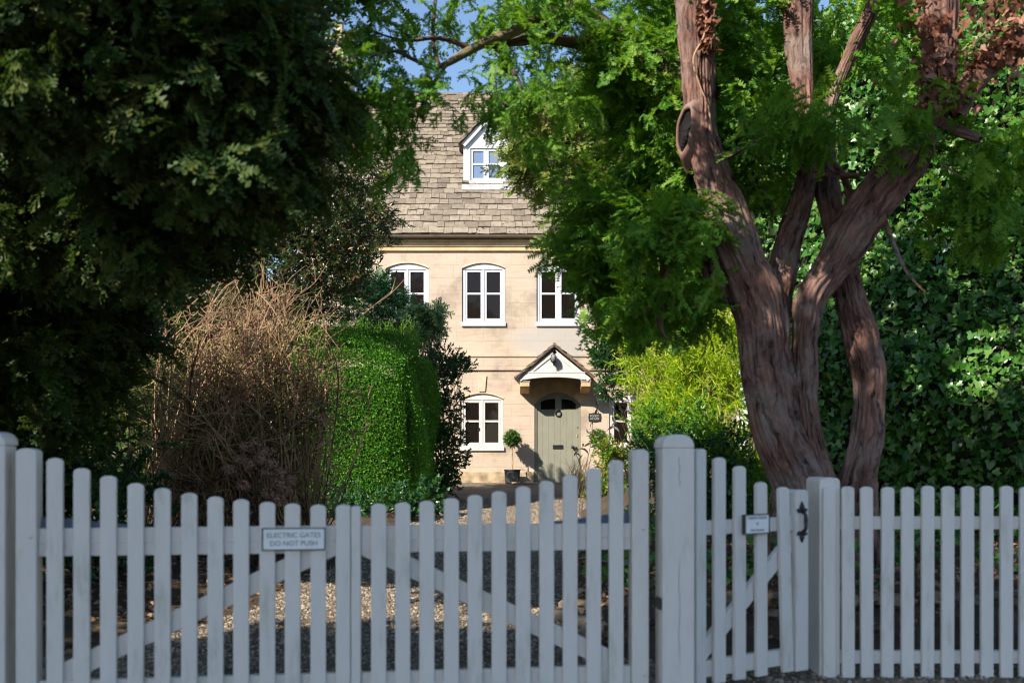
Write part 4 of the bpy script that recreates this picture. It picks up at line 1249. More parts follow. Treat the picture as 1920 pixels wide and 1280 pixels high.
# signs
def sign(label, Mloc, rot, w, h, lines, thick=0.008):
    t = empty("gate_sign", label, "sign", Mloc, rot)
    bd = MB(); bd.box(-w / 2, w / 2, -thick, 0, -h / 2, h / 2); bd.build("board", M_board, t, bevel=0.001)
    fr = MB(); b = 0.0045
    fr.box(-w / 2 - b, w / 2 + b, -thick - 0.003, 0.0, h / 2 + 0.0003, h / 2 + b); fr.box(-w / 2 - b, w / 2 + b, -thick - 0.003, 0.0, -h / 2 - b, -h / 2 - 0.0003)
    fr.box(-w / 2 - b, -w / 2 - 0.0003, -thick - 0.003, 0, -h / 2 - 0.0002, h / 2 + 0.0002); fr.box(w / 2 + 0.0003, w / 2 + b, -thick - 0.003, 0, -h / 2 - 0.0002, h / 2 + 0.0002)
    fr.build("frame", plain("dark_sign_frame", (0.06, 0.05, 0.045), 0.5), t)
    for txt, size, dz, sx in lines:
        lettering(txt, size, M_letter, t, (0, -thick - 0.0012, dz), sx=sx)
    return t
s_ = g_s(552); Y = GZL + s_ * gs
P = Vector((GXL + s_ * gc, GZL + s_ * gs, 0)) + Vector((gs, -gc, 0)) * 0.0235
sign("white sign about electric gates fixed to the driveway gate pickets", (P.x, P.y, EYE - (1009 - HOR) / F * Y), GA, 112 / F * Y, 38 / F * Y,
     (("ELECTRIC GATES", 0.031, 0.017, 1.0), ("DO NOT PUSH", 0.031, -0.019, 1.0)))
s_ = s_s(1408); Y = A2.y + s_ * ss_
P = Vector((A2.x + s_ * sc_, A2.y + s_ * ss_, 0)) + Vector((ss_, -sc_, 0)) * 0.0235
sign("small framed house name sign on the side gate", (P.x, P.y, EYE - (981 - HOR) / F * Y), SA, 51 / F * Y / sc_, 33 / F * Y,
     (("FOREST HOUSE", 0.018, 0.030, 1.0), ("41", 0.020, 0.002, 1.0), ("Side Entrance", 0.017, -0.028, 1.0)), 0.02)

# ------------------------------------------------------------------ yew beside the gate
def stem(pxs, name_seed, seg=22, flute=0.10, lobes=3, res=7, ridge=0.0):
    """pxs = (photo x, photo y, width in photo px, distance)"""
    P = [tuple(at(a, b, Y)) for a, b, w, Y in pxs]
    R = [w / 2 / F * Y for a, b, w, Y in pxs]
    return bark_tube(P, R, "", None, None, seg, res, flute, name_seed, lobes, ridge)
yew = empty("yew_tree", "large old yew with twisting red brown stems behind the side gate", "tree", (at(1530, 930, 7.0).x, 7.0, gz(7)))
yew_loc = np.array(yew.location)
def rel(t):      # tube arrays made in world space, moved to the tree's own space
    V, q, uv = t
    return V - yew_loc, q, uv
YA = 7.0
trunkA = stem([(1512, 1130, 190, YA), (1508, 1000, 150, YA), (1500, 930, 126, YA), (1480, 870, 116, YA), (1452, 800, 112, YA), (1434, 700, 108, YA), (1426, 610, 110, YA), (1414, 560, 116, YA), (1389, 500, 106, YA), (1372, 450, 104, YA),
               (1360, 400, 92, YA), (1342, 350, 91, YA), (1326, 300, 86, YA), (1313, 250, 80, YA), (1310, 200, 77, YA), (1308, 120, 74, YA), (1303, 50, 82, YA), (1299, -40, 88, YA), (1290, -160, 80, YA)], 1, 110, 0.075, 3, 22, 0.03)
trunkB = stem([(1545, 1100, 90, YA + .05), (1545, 960, 84, YA + .05), (1536, 890, 70, YA + .03), (1517, 800, 60, YA + .02), (1510, 700, 62, YA), (1512, 610, 68, YA), (1524, 555, 74, YA), (1558, 505, 80, YA - .02), (1590, 450, 90, YA - .05), (1620, 400, 90, YA - .08),
               (1657, 350, 92, YA - .1), (1697, 300, 84, YA - .12), (1732, 250, 76, YA - .15), (1757, 190, 66, YA - .18), (1765, 100, 68, YA - .2), (1762, 0, 80, YA - .2), (1760, -120, 70, YA - .2)], 2, 90, 0.085, 3, 22, 0.026)
trunkC = stem([(1607, 1110, 110, YA + .25), (1608, 960, 84, YA + .25), (1610, 900, 76, YA + .25), (1624, 830, 70, YA + .25), (1631, 750, 70, YA + .27), (1628, 690, 76, YA + .28), (1611, 610, 74, YA + .3), (1594, 550, 66, YA + .32), (1578, 470, 56, YA + .36), (1556, 380, 52, YA + .4), (1548, 300, 46, YA + .45), (1556, 200, 40, YA + .5), (1600, 90, 36, YA + .5), (1640, 0, 36, YA + .5), (1670, -120, 30, YA + .5)], 3, 84, 0.09, 3, 20, 0.022)
trunkD = stem([(1450, 600, 70, YA + .2), (1462, 520, 64, YA + .3), (1480, 450, 60, YA + .35), (1503, 380, 54, YA + .4), (1514, 310, 50, YA + .42), (1508, 200, 52, YA + .42), (1500, 90, 60, YA + .42), (1497, -30, 66, YA + .42), (1495, -150, 60, YA + .42)], 4, 70, 0.08, 3, 20, 0.02)
bark_obj([rel(trunkA)], "trunk", M_bark_yew, yew)
for t in (trunkB, trunkC, trunkD): bark_obj([rel(t)], "stem", M_bark_yew, yew)
# limbs
limbs = [
    ([(1790, 215, 50, 6.8), (1830, 150, 48, 6.75), (1890, 92, 46, 6.7), (1960, 50, 44, 6.6), (2080, -40, 40, 6.5)], M_bark_yew),
    ([(1330, 180, 64, 7.15), (1270, 140, 56, 7.3), (1215, 108, 50, 7.4), (1160, 72, 44, 7.45), (1100, 25, 40, 7.5), (1040, -30, 34, 7.5)], M_bark_dark),
    ([(1765, 232, 30, 6.8), (1795, 246, 25, 6.7), (1838, 262, 17, 6.6)], M_bark_yew),
    ([(1345, 418, 40, 7.0), (1300, 414, 38, 6.95), (1262, 420, 34, 6.9), (1243, 446, 30, 6.9), (1250, 500, 27, 6.9), (1243, 560, 25, 6.9), (1238, 606, 17, 6.9), (1252, 640, 5, 6.9)], M_bark_lichen),
    ([(1240, 555, 14, 6.9), (1215, 580, 9, 6.85), (1190, 600, 5, 6.8)], M_bark_lichen),
    ([(1130, 66, 22, 7.4), (1090, 80, 26, 7.2), (1025, 72, 22, 7.0), (960, 78, 20, 6.9), (912, 86, 18, 6.85)], M_bark_dark),
    ([(1100, 10, 26, 7.4), (1040, 22, 24, 7.1), (1000, 40, 23, 6.9), (955, 62, 22, 6.8), (905, 82, 21, 6.75), (868, 102, 20, 6.7), (840, 118, 16, 6.7), (812, 130, 9, 6.7)], M_bark_lichen),
    ([(885, 92, 12, 6.75), (850, 78, 10, 6.7), (815, 71, 9, 6.65), (760, 76, 6, 6.6), (700, 60, 4, 6.5)], M_bark_dark),
    ([(816, 130, 10, 6.7), (775, 112, 8, 6.6), (735, 96, 6, 6.5), (690, 110, 4, 6.4)], M_bark_dark),
    ([(824, 122, 8, 6.7), (814, 90, 8, 6.7), (812, 50, 8, 6.7), (818, -10, 7, 6.7)], M_bark_dark),
    ([(840, 118, 7, 6.7), (820, 145, 6, 6.6), (800, 172, 5, 6.5), (777, 240, 4, 6.4)], M_bark_dark),
    ([(930, 88, 9, 6.85), (950, 120, 8, 6.8), (972, 150, 8, 6.75), (984, 190, 6, 6.7), (1043, 237, 4, 6.6)], M_bark_dark),
    ([(760, 96, 5, 6.5), (720, 100, 5, 6.4), (692, 142, 4, 6.3), (600, 172, 3, 6.2)], M_bark_dark),
    ([(1520, 255, 12, 7.2), (1478, 262, 9, 7.0), (1440, 255, 8, 6.9), (1400, 276, 7, 6.9), (1364, 298, 9, 6.95)], M_bark_yew),
    ([(1600, 385, 20, 7.1), (1580, 330, 16, 7.0), (1548, 285, 13, 6.95), (1530, 240, 10, 6.9)], M_bark_yew),
    ([(1610, 330, 13, 7.0), (1565, 326, 12, 6.95), (1520, 318, 8, 6.9), (1490, 290, 5, 6.9)], M_bark_yew),
    ([(1750, 240, 6, 6.75), (1752, 285, 6, 6.65), (1770, 310, 5, 6.6), (1808, 335, 4, 6.55)], M_bark_yew),
    ([(1658, 410, 12, 6.95), (1672, 450, 10, 6.85), (1700, 510, 7, 6.75), (1735, 548, 4, 6.7)], M_bark_yew),
    ([(1410, 320, 8, 7.4), (1440, 380, 7, 7.4), (1458, 420, 6, 7.4)], M_bark_dark),
]
for pts, mt in limbs:
    bark_obj([rel(stem(pts, len(pts) + int(pts[0][0]), 26, 0.10, 3, 9, 0.005 if pts[0][2] > 16 else 0.0015))], "branch", mt, yew)
# dead knot on the left stem: a raised rim round a dark scar
kc = np.array(at(1284, 243, YA - 0.10)) - yew_loc
Rk = Matrix.Rotation(math.radians(-8), 4, 'Y')
nrmk = Vector((-0.62, -0.78, 0.02)).normalized()
tq = nrmk.to_track_quat('Y', 'Z').to_matrix().to_4x4()
kd = MB()
ring = [Vector((0.062 * math.cos(a), 0, 0.155 * math.sin(a))) for a in np.linspace(0, 2 * math.pi, 25)]
prof = []
MK = Matrix.Translation(Vector(kc)) @ tq @ Rk
def knot_rings(rows):
    V_, F_ = [], []
    for rr, yy_ in rows:
        for k in range(28):
            an = 2 * math.pi * k / 28
            wob_ = 1 + 0.05 * math.sin(3 * an + 1) + 0.03 * math.sin(7 * an)
            V_.append(MK @ Vector((0.050 * rr * wob_ * math.cos(an), yy_, 0.150 * rr * wob_ * math.sin(an))))
    for i in range(len(rows) - 1):
        for k in range(28): F_.append((i * 28 + k, i * 28 + (k + 1) % 28, (i + 1) * 28 + (k + 1) % 28, (i + 1) * 28 + k))
    return V_, F_
V_, F_ = knot_rings([(1.75, -0.10), (1.5, -0.055), (1.32, -0.012), (1.16, 0.012), (1.03, 0.012), (0.97, -0.004)])
kd.add(V_, F_)
kd.build("knot_collar", M_bark_yew, yew, True)
kd = MB()
V_, F_ = knot_rings([(1.0, 0.0), (0.9, -0.016), (0.6, -0.022), (0.3, -0.018), (0.04, -0.02)])
kd.add(V_, F_)
kd.build("knot", M_knot, yew, True)
# burr on the left side of the stem
bv, bq, bu = bark_tube([tuple(at(1345, 470, YA)), tuple(at(1336, 490, YA)), tuple(at(1340, 520, YA)), tuple(at(1362, 560, YA))], [0.03, 0.075, 0.075, 0.04], "", None, None, 16, 6, 0.18, 9, 3)
bark_obj([rel((bv, bq, bu))], "burr", M_bark_yew, yew)

T_YEW = [T_yew(s) for s in range(4)]
T_YEWB = [T_yew(s, 0.42, 7, 0.030, 0.018, 0.028) for s in range(10, 15)]
T_YEWL = [T_yew(s, 0.24, 6, 0.021, 0.015, 0.021, 0.3) for s in range(60, 65)]
T_YEWS = [T_yew(s, 0.20, 5, 0.017, 0.0105, 0.0125, 0.3) for s in range(50, 55)]    # short tufts     # coarser, for the deep inside and for far trees
def yew_blobs(blobs, droop=0.35, outw=0.8, dens=1.0, tight=1.0):
    """blobs = (photo x, photo y, distance, radius xyz in m, count)"""
    Ps, Ds = [], []
    for (a, b, Y, r, n) in blobs:
        c = np.array(at(a, b, Y))
        n = int(n * dens); r = np.array(r) * tight
        # sub clumps, so that gaps open between them
        m = max(3, n // 10)
        sp, sd_ = in_blob(m, c, r, 0.25)
        k = rng.integers(0, m, n)
        P = sp[k] + rng.normal(size=(n, 3)) * np.array([0.11, 0.13, 0.05])
        ax = unit(sd_ * [1, 1, 0.5] + rng.normal(size=(m, 3)) * 0.6)[k]
        D = unit(ax * outw + rng.normal(size=(n, 3)) * 0.45 + [0, 0, -droop])
        Ps.append(P); Ds.append(D)
    return np.concatenate(Ps), np.concatenate(Ds)
def crown(name, blobs, temps, mat, parent, loc, s0=0.7, s1=1.15, droop=0.35, dens=1.0, tight=1.0):
    P, D = yew_blobs(blobs, droop, 0.8, dens, tight)
    n = len(P)
    return foliage(name, temps, P - loc, D, np.tile([0, 0, 1.0], (n, 1)) + rng.normal(size=(n, 3)) * 0.35, rng.uniform(s0, s1, n), mat, parent)

crown("crown", [
    # sprays hanging over the drive in front of the roof
    (640, 50, 6.5, (0.255, 0.5, 0.176), 20), (620, 150, 6.4, (0.187, 0.5, 0.144), 18), (690, 20, 6.4, (0.187, 0.4, 0.064), 6), (680, 150, 6.3, (0.187, 0.4, 0.08), 13), (780, 10, 6.7, (0.212, 0.4, 0.048), 4), (740, 165, 6.3, (0.204, 0.4, 0.056), 13),
    (705, 215, 6.2, (0.136, 0.4, 0.112), 20), (725, 270, 6.2, (0.0765, 0.25, 0.096), 13), (640, 215, 6.2, (0.17, 0.4, 0.096), 16), (820, 172, 6.6, (0.187, 0.4, 0.048), 9), (770, 195, 6.4, (0.0765, 0.3, 0.08), 8), (790, 125, 6.6, (0.102, 0.3, 0.032), 2), (760, 65, 6.6, (0.085, 0.3, 0.048), 2), (835, 30, 6.7, (0.051, 0.2, 0.096), 2),
    (885, 25, 6.9, (0.153, 0.4, 0.08), 8), (960, 20, 7.1, (0.272, 0.5, 0.096), 37), (1040, 35, 7.2, (0.255, 0.5, 0.112), 37), (925, 155, 6.8, (0.119, 0.4, 0.048), 11), (1017, 185, 6.8, (0.153, 0.4, 0.096), 28), (1000, 100, 6.9, (0.119, 0.4, 0.064), 11), (960, 130, 6.8, (0.085, 0.3, 0.04), 4), (900, 170, 6.7, (0.102, 0.3, 0.032), 5), (1022, 235, 6.7, (0.068, 0.3, 0.048), 7),
], T_YEWS, L_yew, yew, yew_loc, 0.6, 1.15, dens=2.5)
crown("crown", [
    # sunny side between the roof and the stem
    (1160, 120, 7.6, (0.306, 0.5, 0.216), 92), (1205, 150, 7.8, (0.42, 0.6, 0.36), 144), (1255, 40, 7.8, (0.5, 0.6, 0.28), 128), (1260, 250, 7.9, (0.35, 0.6, 0.4), 144),
    (1225, 340, 8.0, (0.34, 0.6, 0.26), 113), (1170, 410, 8.0, (0.255, 0.5, 0.198), 120), (1128, 395, 7.9, (0.136, 0.3, 0.108), 35), (1083, 350, 7.8, (0.0765, 0.2, 0.045), 9), (1048, 318, 7.7, (0.0298, 0.12, 0.036), 5), (1142, 490, 8.0, (0.24, 0.45, 0.18), 123), (1175, 460, 8.1, (0.42, 0.6, 0.34), 247),
    (1167, 530, 8.1, (0.22, 0.5, 0.14), 95), (1197, 565, 8.1, (0.14, 0.4, 0.1), 47), (1245, 490, 8.2, (0.34, 0.6, 0.34), 190), (1290, 340, 8.1, (0.34, 0.6, 0.4), 113), (1310, 470, 8.3, (0.3, 0.6, 0.34), 114), (1230, 580, 8.2, (0.18, 0.4, 0.14), 76), (1300, 560, 8.6, (0.24, 0.5, 0.2), 57),
], T_YEWS + T_YEW[:1], L_yew, yew, yew_loc, 0.65, 1.25, dens=2.3)
crown("crown", [
    # shaded sprays round the stems
    (1420, 90, 7.9, (0.4, 0.5, 0.4), 75), (1430, 240, 7.6, (0.4, 0.5, 0.3), 70), (1560, 215, 6.5, (0.30, 0.25, 0.10), 17), (1650, 225, 6.4, (0.24, 0.2, 0.09), 12), (1690, 205, 6.45, (0.14, 0.2, 0.08), 7), (1480, 235, 6.6, (0.22, 0.2, 0.08), 10), (1420, 250, 7.3, (0.25, 0.2, 0.15), 20), (1270, 402, 6.72, (0.13, 0.14, 0.07), 44), (1235, 432, 6.75, (0.10, 0.12, 0.08), 26), (1300, 520, 6.8, (0.08, 0.1, 0.1), 12), (1200, 560, 7.0, (0.12, 0.15, 0.10), 30), (1590, 60, 8.0, (0.5, 0.5, 0.4), 60), (1400, 330, 7.8, (0.22, 0.4, 0.22), 30),
    (1690, 80, 7.8, (0.4, 0.5, 0.4), 50), (1870, 245, 6.6, (0.25, 0.25, 0.14), 30), (1800, 365, 7.2, (0.28, 0.3, 0.10), 30), (1880, 420, 7.2, (0.28, 0.3, 0.18), 36),
    # high crown out of frame; dense last clump added to shade stem and sprays
    (1150, -130, 7.8, (1.0, 0.8, 0.3), 120), (1500, -160, 7.6, (1.2, 0.9, 0.35), 70), (1900, -150, 7.2, (0.9, 0.9, 0.4), 50), (1380, -290, 5.4, (0.9, 0.6, 0.45), 480),
], T_YEWS, L_yew, yew, yew_loc, 0.8, 1.6, dens=2.1)

# dry ivy on the right limb and a strip on the left stem
n = 620
seg_pts = [((1722, 120), (1745, -10), 60), ((1755, 40), (1790, 190), 40), ((1800, 60), (1930, -10), 85), ((1810, 130), (1920, 70), 45), ((1890, 100), (1915, 20), 60), ((1740, 200), (1735, 110), 22)]
P = []
for k in range(n):
    (a, b, w) = seg_pts[rng.integers(0, len(seg_pts))]
    t = rng.uniform(); P.append(at(a[0] + (b[0] - a[0]) * t + rng.normal() * w * 0.4, a[1] + (b[1] - a[1]) * t + rng.normal() * w * 0.4, 6.62 + rng.uniform(-0.12, 0.10)))
for k in range(110):
    t = rng.uniform(); P.append(at(1318 + 12 * t + rng.normal() * 7, 0 + 95 * t, 6.87 + rng.uniform(-0.015, 0.02)))
for k in range(14): P.append(at(rng.uniform(1790, 1840), rng.uniform(160, 205), 6.6))
P = np.array([tuple(p) for p in P]); n = len(P)
D = rng.normal(size=(n, 3)) + [0, -0.3, -0.9]
ivyd = empty("dry_ivy", "brown withered ivy leaves clinging to the yew stems", "ivy", (at(1780, 60, 6.65)))
foliage("leaves", [T_ivy(0.062, s) for s in range(3)], P - np.array(ivyd.location), D, rng.normal(size=(n, 3)) + [0, -0.5, 0.2], rng.uniform(0.5, 1.25, n), L_brown, ivyd)
paths = []
for pts in ([(1325, -20), (1322, 60), (1300, 110), (1312, 160), (1328, 200), (1335, 250)], [(1740, -20), (1752, 60), (1738, 130), (1752, 210), (1768, 250)], [(1900, 10), (1850, 60), (1800, 100), (1772, 160)], [(1915, 110), (1890, 150), (1895, 185)]):
    c = catmull([tuple(at(a, b, 6.80 if a > 1500 else 6.86)) for a, b in pts], 5)
    paths.append((c - np.array(ivyd.location), 0.008, 0.005))
twigs_obj(paths, "vine", M_twig, ivyd, 5)

# ------------------------------------------------------------------ yew over the left of the gate
lyl = np.array([-4.3, 6.8, gz(6.8)])
ly = empty("yew_tree", "dark shaggy yew filling the left edge, its boughs hanging over the gate", "tree", tuple(lyl))
bark_obj([(lambda t: (t[0] - lyl, t[1], t[2]))(bark_tube([(-4.3, 6.8, -0.1), (-4.25, 6.8, 1.2), (-4.1, 6.75, 2.6), (-3.9, 6.8, 4.2), (-3.8, 6.9, 6.0)], [0.40, 0.30, 0.27, 0.2, 0.1], "", None, None, 22, 7, 0.12, 21))], "trunk", M_bark_dark, ly)
for k, pts in enumerate(([(-4.15, 6.7, 1.8), (-3.3, 6.4, 2.5), (-2.3, 6.1, 2.9), (-1.4, 5.9, 2.8)], [(-4.0, 6.75, 3.0), (-3.0, 6.3, 3.7), (-1.9, 6.1, 4.0), (-1.1, 6.0, 3.8)], [(-4.0, 6.8, 2.6), (-3.2, 5.6, 3.2), (-2.4, 5.0, 3.2)])):
    bark_obj([(lambda t: (t[0] - lyl, t[1], t[2]))(bark_tube(pts, [0.10, 0.07, 0.045, 0.02][-len(pts):], "", None, None, 10, 6, 0.1, 30 + k))], "branch", M_bark_dark, ly)
crown("crown", [
    (60, 80, 4.76, (0.68, 0.56, 0.42), 150), (220, 60, 4.93, (0.59, 0.56, 0.38), 150), (390, 60, 5.1, (0.51, 0.56, 0.34), 130), (436, 60, 5.18, (0.38, 0.49, 0.30), 110), (90, 240, 6.1, (0.76, 0.5, 0.46), 150), (260, 200, 6.1, (0.70, 0.5, 0.42), 150), (405, 190, 5.1, (0.47, 0.49, 0.30), 130), (477, 190, 5.18, (0.26, 0.35, 0.21), 80),
    (499, 120, 5.18, (0.19, 0.28, 0.19), 36), (433, 290, 5.1, (0.30, 0.35, 0.19), 80), (50, 400, 6.3, (0.66, 0.5, 0.42), 130), (195, 350, 6.3, (0.64, 0.5, 0.38), 140), (341, 340, 6.0, (0.42, 0.5, 0.26), 120), (365, 385, 6.0, (0.30, 0.45, 0.2), 70), (288, 450, 5.9, (0.32, 0.50, 0.22), 70),
    (100, 600, 8.0, (0.75, 0.6, 0.40), 180), (120, 610, 8.0, (0.45, 0.5, 0.35), 150), (50, 600, 8.0, (0.74, 0.60, 0.52), 150), (110, 600, 8.0, (0.60, 0.60, 0.43), 135), (130, 590, 8.0, (0.36, 0.5, 0.26), 75), (-29, 720, 8.2, (0.75, 0.54, 0.45), 135), (47, 700, 8.2, (0.46, 0.45, 0.36), 90), (-280, 820, 5.8, (0.45, 0.50, 0.30), 80), (-77, 860, 8.2, (0.33, 0.36, 0.33), 60), (-280, 900, 6.0, (0.50, 0.50, 0.40), 60), (-280, 940, 6.4, (0.30, 0.40, 0.30), 40),
    (-280, 300, 6.5, (0.80, 1.20, 1.20), 160), (-280, 700, 6.5, (0.80, 1.20, 1.00), 130), (200, -140, 6.0, (1.20, 1.20, 0.45), 140), (560, -110, 6.2, (0.70, 0.80, 0.30), 70),
    (40, 560, 7.6, (0.70, 0.50, 0.60), 150), (150, 250, 7.0, (0.90, 0.40, 0.60), 150), (40, 760, 7.4, (0.65, 0.50, 0.80), 130),
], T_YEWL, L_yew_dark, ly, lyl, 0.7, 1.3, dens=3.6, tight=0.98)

# ------------------------------------------------------------------ trees behind
def oval_tree(name, label, base, blobs, temps, mat, trunk_r, bark, cat="tree", s0=0.8, s1=1.3, limbs_=8, updir=0.3, spread=0.6):
    base = np.array(base, float)
    t = empty(name, label, cat, tuple(base))
    cs = [np.array(at(a, b, Y)) for a, b, Y, r, n in blobs]
    top = max(cs, key=lambda p: p[2])
    mid = (base + top) / 2 + rng.normal(size=3) * 0.15
    tv = [bark_tube([base - [0, 0, 0.1], base * 0.6 + mid * 0.4 + rng.normal(size=3) * 0.06, mid, top], [trunk_r, trunk_r * 0.75, trunk_r * 0.5, trunk_r * 0.15], "", None, None, 14, 6, 0.1, 5)]
    bark_obj([(V - base, q, uv) for V, q, uv in tv], "trunk", bark, t)
    paths = []
    for c, (a, b, Y, r, n) in zip(cs, blobs):
        st = base + (top - base) * rng.uniform(0.25, 0.7)
        m1 = (st + c) / 2 + rng.normal(size=3) * 0.15 + [0, 0, 0.1]
        paths.append((catmull([st, m1, c], 5) - base, trunk_r * 0.3, 0.012))
        for _ in range(limbs_):
            e = c + rand_dirs(1)[0] * np.array(r) * 0.9
            paths.append((catmull([m1 * 0.3 + c * 0.7, (c + e) / 2 + rng.normal(size=3) * 0.06, e], 4) - base, 0.012, 0.003))
    twigs_obj(paths, "branches", M_twig_dark, t, 5)
    Ps, Ds = [], []
    for (a, b, Y, r, n) in blobs:
        c = np.array(at(a, b, Y)); n = int(n); m = max(3, n // 14)
        sp, sdd = in_blob(m, c, r, 0.3)
        k = rng.integers(0, m, n)
        P = sp[k] + rng.normal(size=(n, 3)) * 0.13 * np.mean(r) / 0.5
        D = unit(sdd[k] * spread + rng.normal(size=(n, 3)) * 0.6 + [0, 0, updir])
        Ps.append(P); Ds.append(D)
    P = np.concatenate(Ps); D = np.concatenate(Ds); n = len(P)
    foliage("crown", temps, P - base, D, rng.normal(size=(n, 3)) + [0, 0, 1.0], rng.uniform(s0, s1, n), mat, t)
    return t

T_LAU = [T_sprig(s, T_leaf(0.085, 0.028, 0.25, 0.25), 8, 0.20) for s in range(4)]
oval_tree("evergreen_oak", "broad evergreen tree with small oval leaves, some reddish, left of the house roof", (-3.7, 14.8, gz(14.8)), [
    (645, 330, 14.8, (0.61, 0.88, 0.55), 325), (585, 420, 14.6, (0.77, 1.00, 0.66), 475), (665, 440, 14.7, (0.45, 0.77, 0.49), 237), (505, 340, 14.6, (0.88, 1.00, 0.66), 475), (505, 480, 14.4, (0.77, 0.88, 0.67), 412), (605, 530, 14.6, (0.60, 0.77, 0.50), 287), (480, 420, 14.6, (0.77, 0.88, 0.66), 350), (645, 510, 14.7, (0.33, 0.55, 0.33), 112),
    (480, 250, 15.0, (1.10, 1.10, 1.00), 475), (565, 260, 15.0, (0.55, 0.89, 0.44), 237), (380, 330, 15.0, (1.00, 1.10, 1.00), 375), (330, 480, 14.8, (1.00, 1.11, 1.00), 325), (495, 580, 14.7, (0.55, 0.66, 0.33), 137), (705, 400, 14.8, (0.20, 0.34, 0.22), 45), (585, 580, 15.0, (0.44, 0.55, 0.28), 100), (470, 570, 15.0, (0.90, 0.60, 0.50), 220)
], T_LAU, L_laurel, 0.24, M_bark_dark)
oval_tree("dark_conifer", "dense dark tree beyond the garden, seen through gaps at the left edge", (-7.2, 17.0, gz(17)), [
    (40, 640, 17, (1.6, 1.2, 1.2), 260), (-100, 600, 16, (2.0, 1.2, 2.2), 220), (260, 680, 16.5, (1.4, 1.0, 1.2), 240), (150, 850, 15, (1.6, 0.8, 0.9), 200), (-250, 560, 17, (2.0, 1.5, 1.2), 200), (330, 820, 15.2, (1.0, 0.6, 0.8), 120), (440, 640, 16.5, (0.8, 0.6, 0.6), 190)
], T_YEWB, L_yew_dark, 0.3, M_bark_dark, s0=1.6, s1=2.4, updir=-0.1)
T_CON = [T_yew(s, 0.42, 8, 0.026, 0.013, 0.022) for s in range(20, 24)]
oval_tree("feathery_conifer", "olive green feathery conifer standing in front of the right half of the roof", (1.9, 14.5, gz(14.5)), [
    (1060, 270, 14.5, (0.55, 0.7, 0.6), 190), (1130, 210, 14.6, (0.6, 0.7, 0.6), 210), (1010, 300, 14.4, (0.30, 0.5, 0.42), 90), (1090, 360, 14.4, (0.6, 0.7, 0.5), 180), (1190, 330, 14.6, (0.7, 0.8, 0.8), 220), (1250, 160, 14.8, (0.8, 0.8, 0.7), 200), (1050, 190, 14.6, (0.30, 0.5, 0.35), 80), (1180, 480, 14.5, (0.7, 0.7, 0.6), 140), (1300, 330, 14.8, (0.7, 0.8, 0.9), 170), (1340, 500, 14.8, (0.7, 0.8, 0.9), 150), (980, 265, 14.4, (0.14, 0.3, 0.2), 24)
], T_CON, L_conifer, 0.2, M_bark_lichen, updir=0.25, s0=0.7, s1=1.15)
oval_tree("leafy_tree", "leafy sunlit tree behind the yew stems, beyond the bamboo", (3.9, 15.5, gz(15)), [
    (1450, 150, 15.5, (1.2, 1.0, 1.4), 260), (1400, 380, 15.0, (0.8, 0.9, 1.0), 190), (1500, 420, 15.2, (1.0, 0.9, 1.2), 220), (1620, 150, 15.5, (1.2, 1.0, 1.4), 220), (1560, 620, 15, (1.0, 0.9, 1.0), 200), (1420, 620, 15, (0.8, 0.8, 0.8), 140), (1750, 100, 15.5, (1.3, 1, 1.3), 200), (1900, 60, 15, (1.4, 1, 1.4), 200), (1560, 820, 14, (1.0, 0.8, 0.8), 160)
], [T_sprig(s, T_leaf(0.13, 0.055, 0.2, 0.2), 8, 0.28) for s in range(3)], L_lime, 0.22, M_bark_lichen, s0=0.9, s1=1.5)

# ------------------------------------------------------------------ hedge and shrubs on the left
hb = empty("hedge", "tall clipped bright green hedge along the left of the drive", "hedge", (-2.4, 15.5, gz(15.5)))
hl = np.array(hb.location)
n = 105000
X0, X1, Ya, Yb = -3.6, -1.30, 14.0, 17.5
face = rng.choice(3, n, p=[0.33, 0.45, 0.22])
a, b = rng.uniform(0, 1, n), rng.uniform(0, 1, n)
zt = lambda y: 2.98 + 0.02 * (y - 14)
P = np.zeros((n, 3)); Nn = np.zeros((n, 3))
f0, f1, f2 = face == 0, face == 1, face == 2
P[f0] = np.column_stack([X0 + (X1 - X0) * a[f0], np.full(f0.sum(), Ya), 0.1 + (zt(Ya) - 0.1) * b[f0]]); Nn[f0] = [0, -1, 0]
yv = Ya + (Yb - Ya) * a
P[f1] = np.column_stack([X1 + 0.02 * (yv[f1] - Ya), yv[f1], 0.1 + (zt(yv[f1]) - 0.1) * b[f1]]); Nn[f1] = [1, 0, 0]
P[f2] = np.column_stack([X0 + (X1 - X0) * b[f2], yv[f2], zt(yv[f2])]); Nn[f2] = [0, 0, 1]
# round the edges: pull towards an inner axis by a superellipse
cxh, czh, cyh = (X0 + X1) / 2, 1.2, (Ya + Yb) / 2
hxh, hzh, hyh = (X1 - X0) / 2, 1.80, (Yb - Ya) / 2
q = (P - [cxh, cyh, czh]) / [hxh, hyh, hzh]
q[:, 2] = np.maximum(q[:, 2], 0)
rad = (np.abs(q) ** 3.4).sum(axis=1) ** (1 / 3.4)
fac = 1 / np.maximum(rad, 1.0)
P[:, 0] = cxh + (P[:, 0] - cxh) * fac; P[:, 1] = cyh + (P[:, 1] - cyh) * fac
P[:, 2] = np.where(P[:, 2] > czh, czh + (P[:, 2] - czh) * fac, P[:, 2])
lump = 0.13 * np.sin(3.1 * P[:, 0] + 1.3 * P[:, 2]) * np.sin(2.3 * P[:, 1] + 2.1 * P[:, 2]) + 0.03 * np.sin(7 * P[:, 1] + 5 * P[:, 2])
P += Nn * (lump - np.abs(rng.normal(size=n)) * 0.06 + rng.exponential(0.018, n))[:, None]
D = unit(Nn * 0.7 + rng.normal(size=(n, 3)) * 0.7 + [0, 0, 0.35])
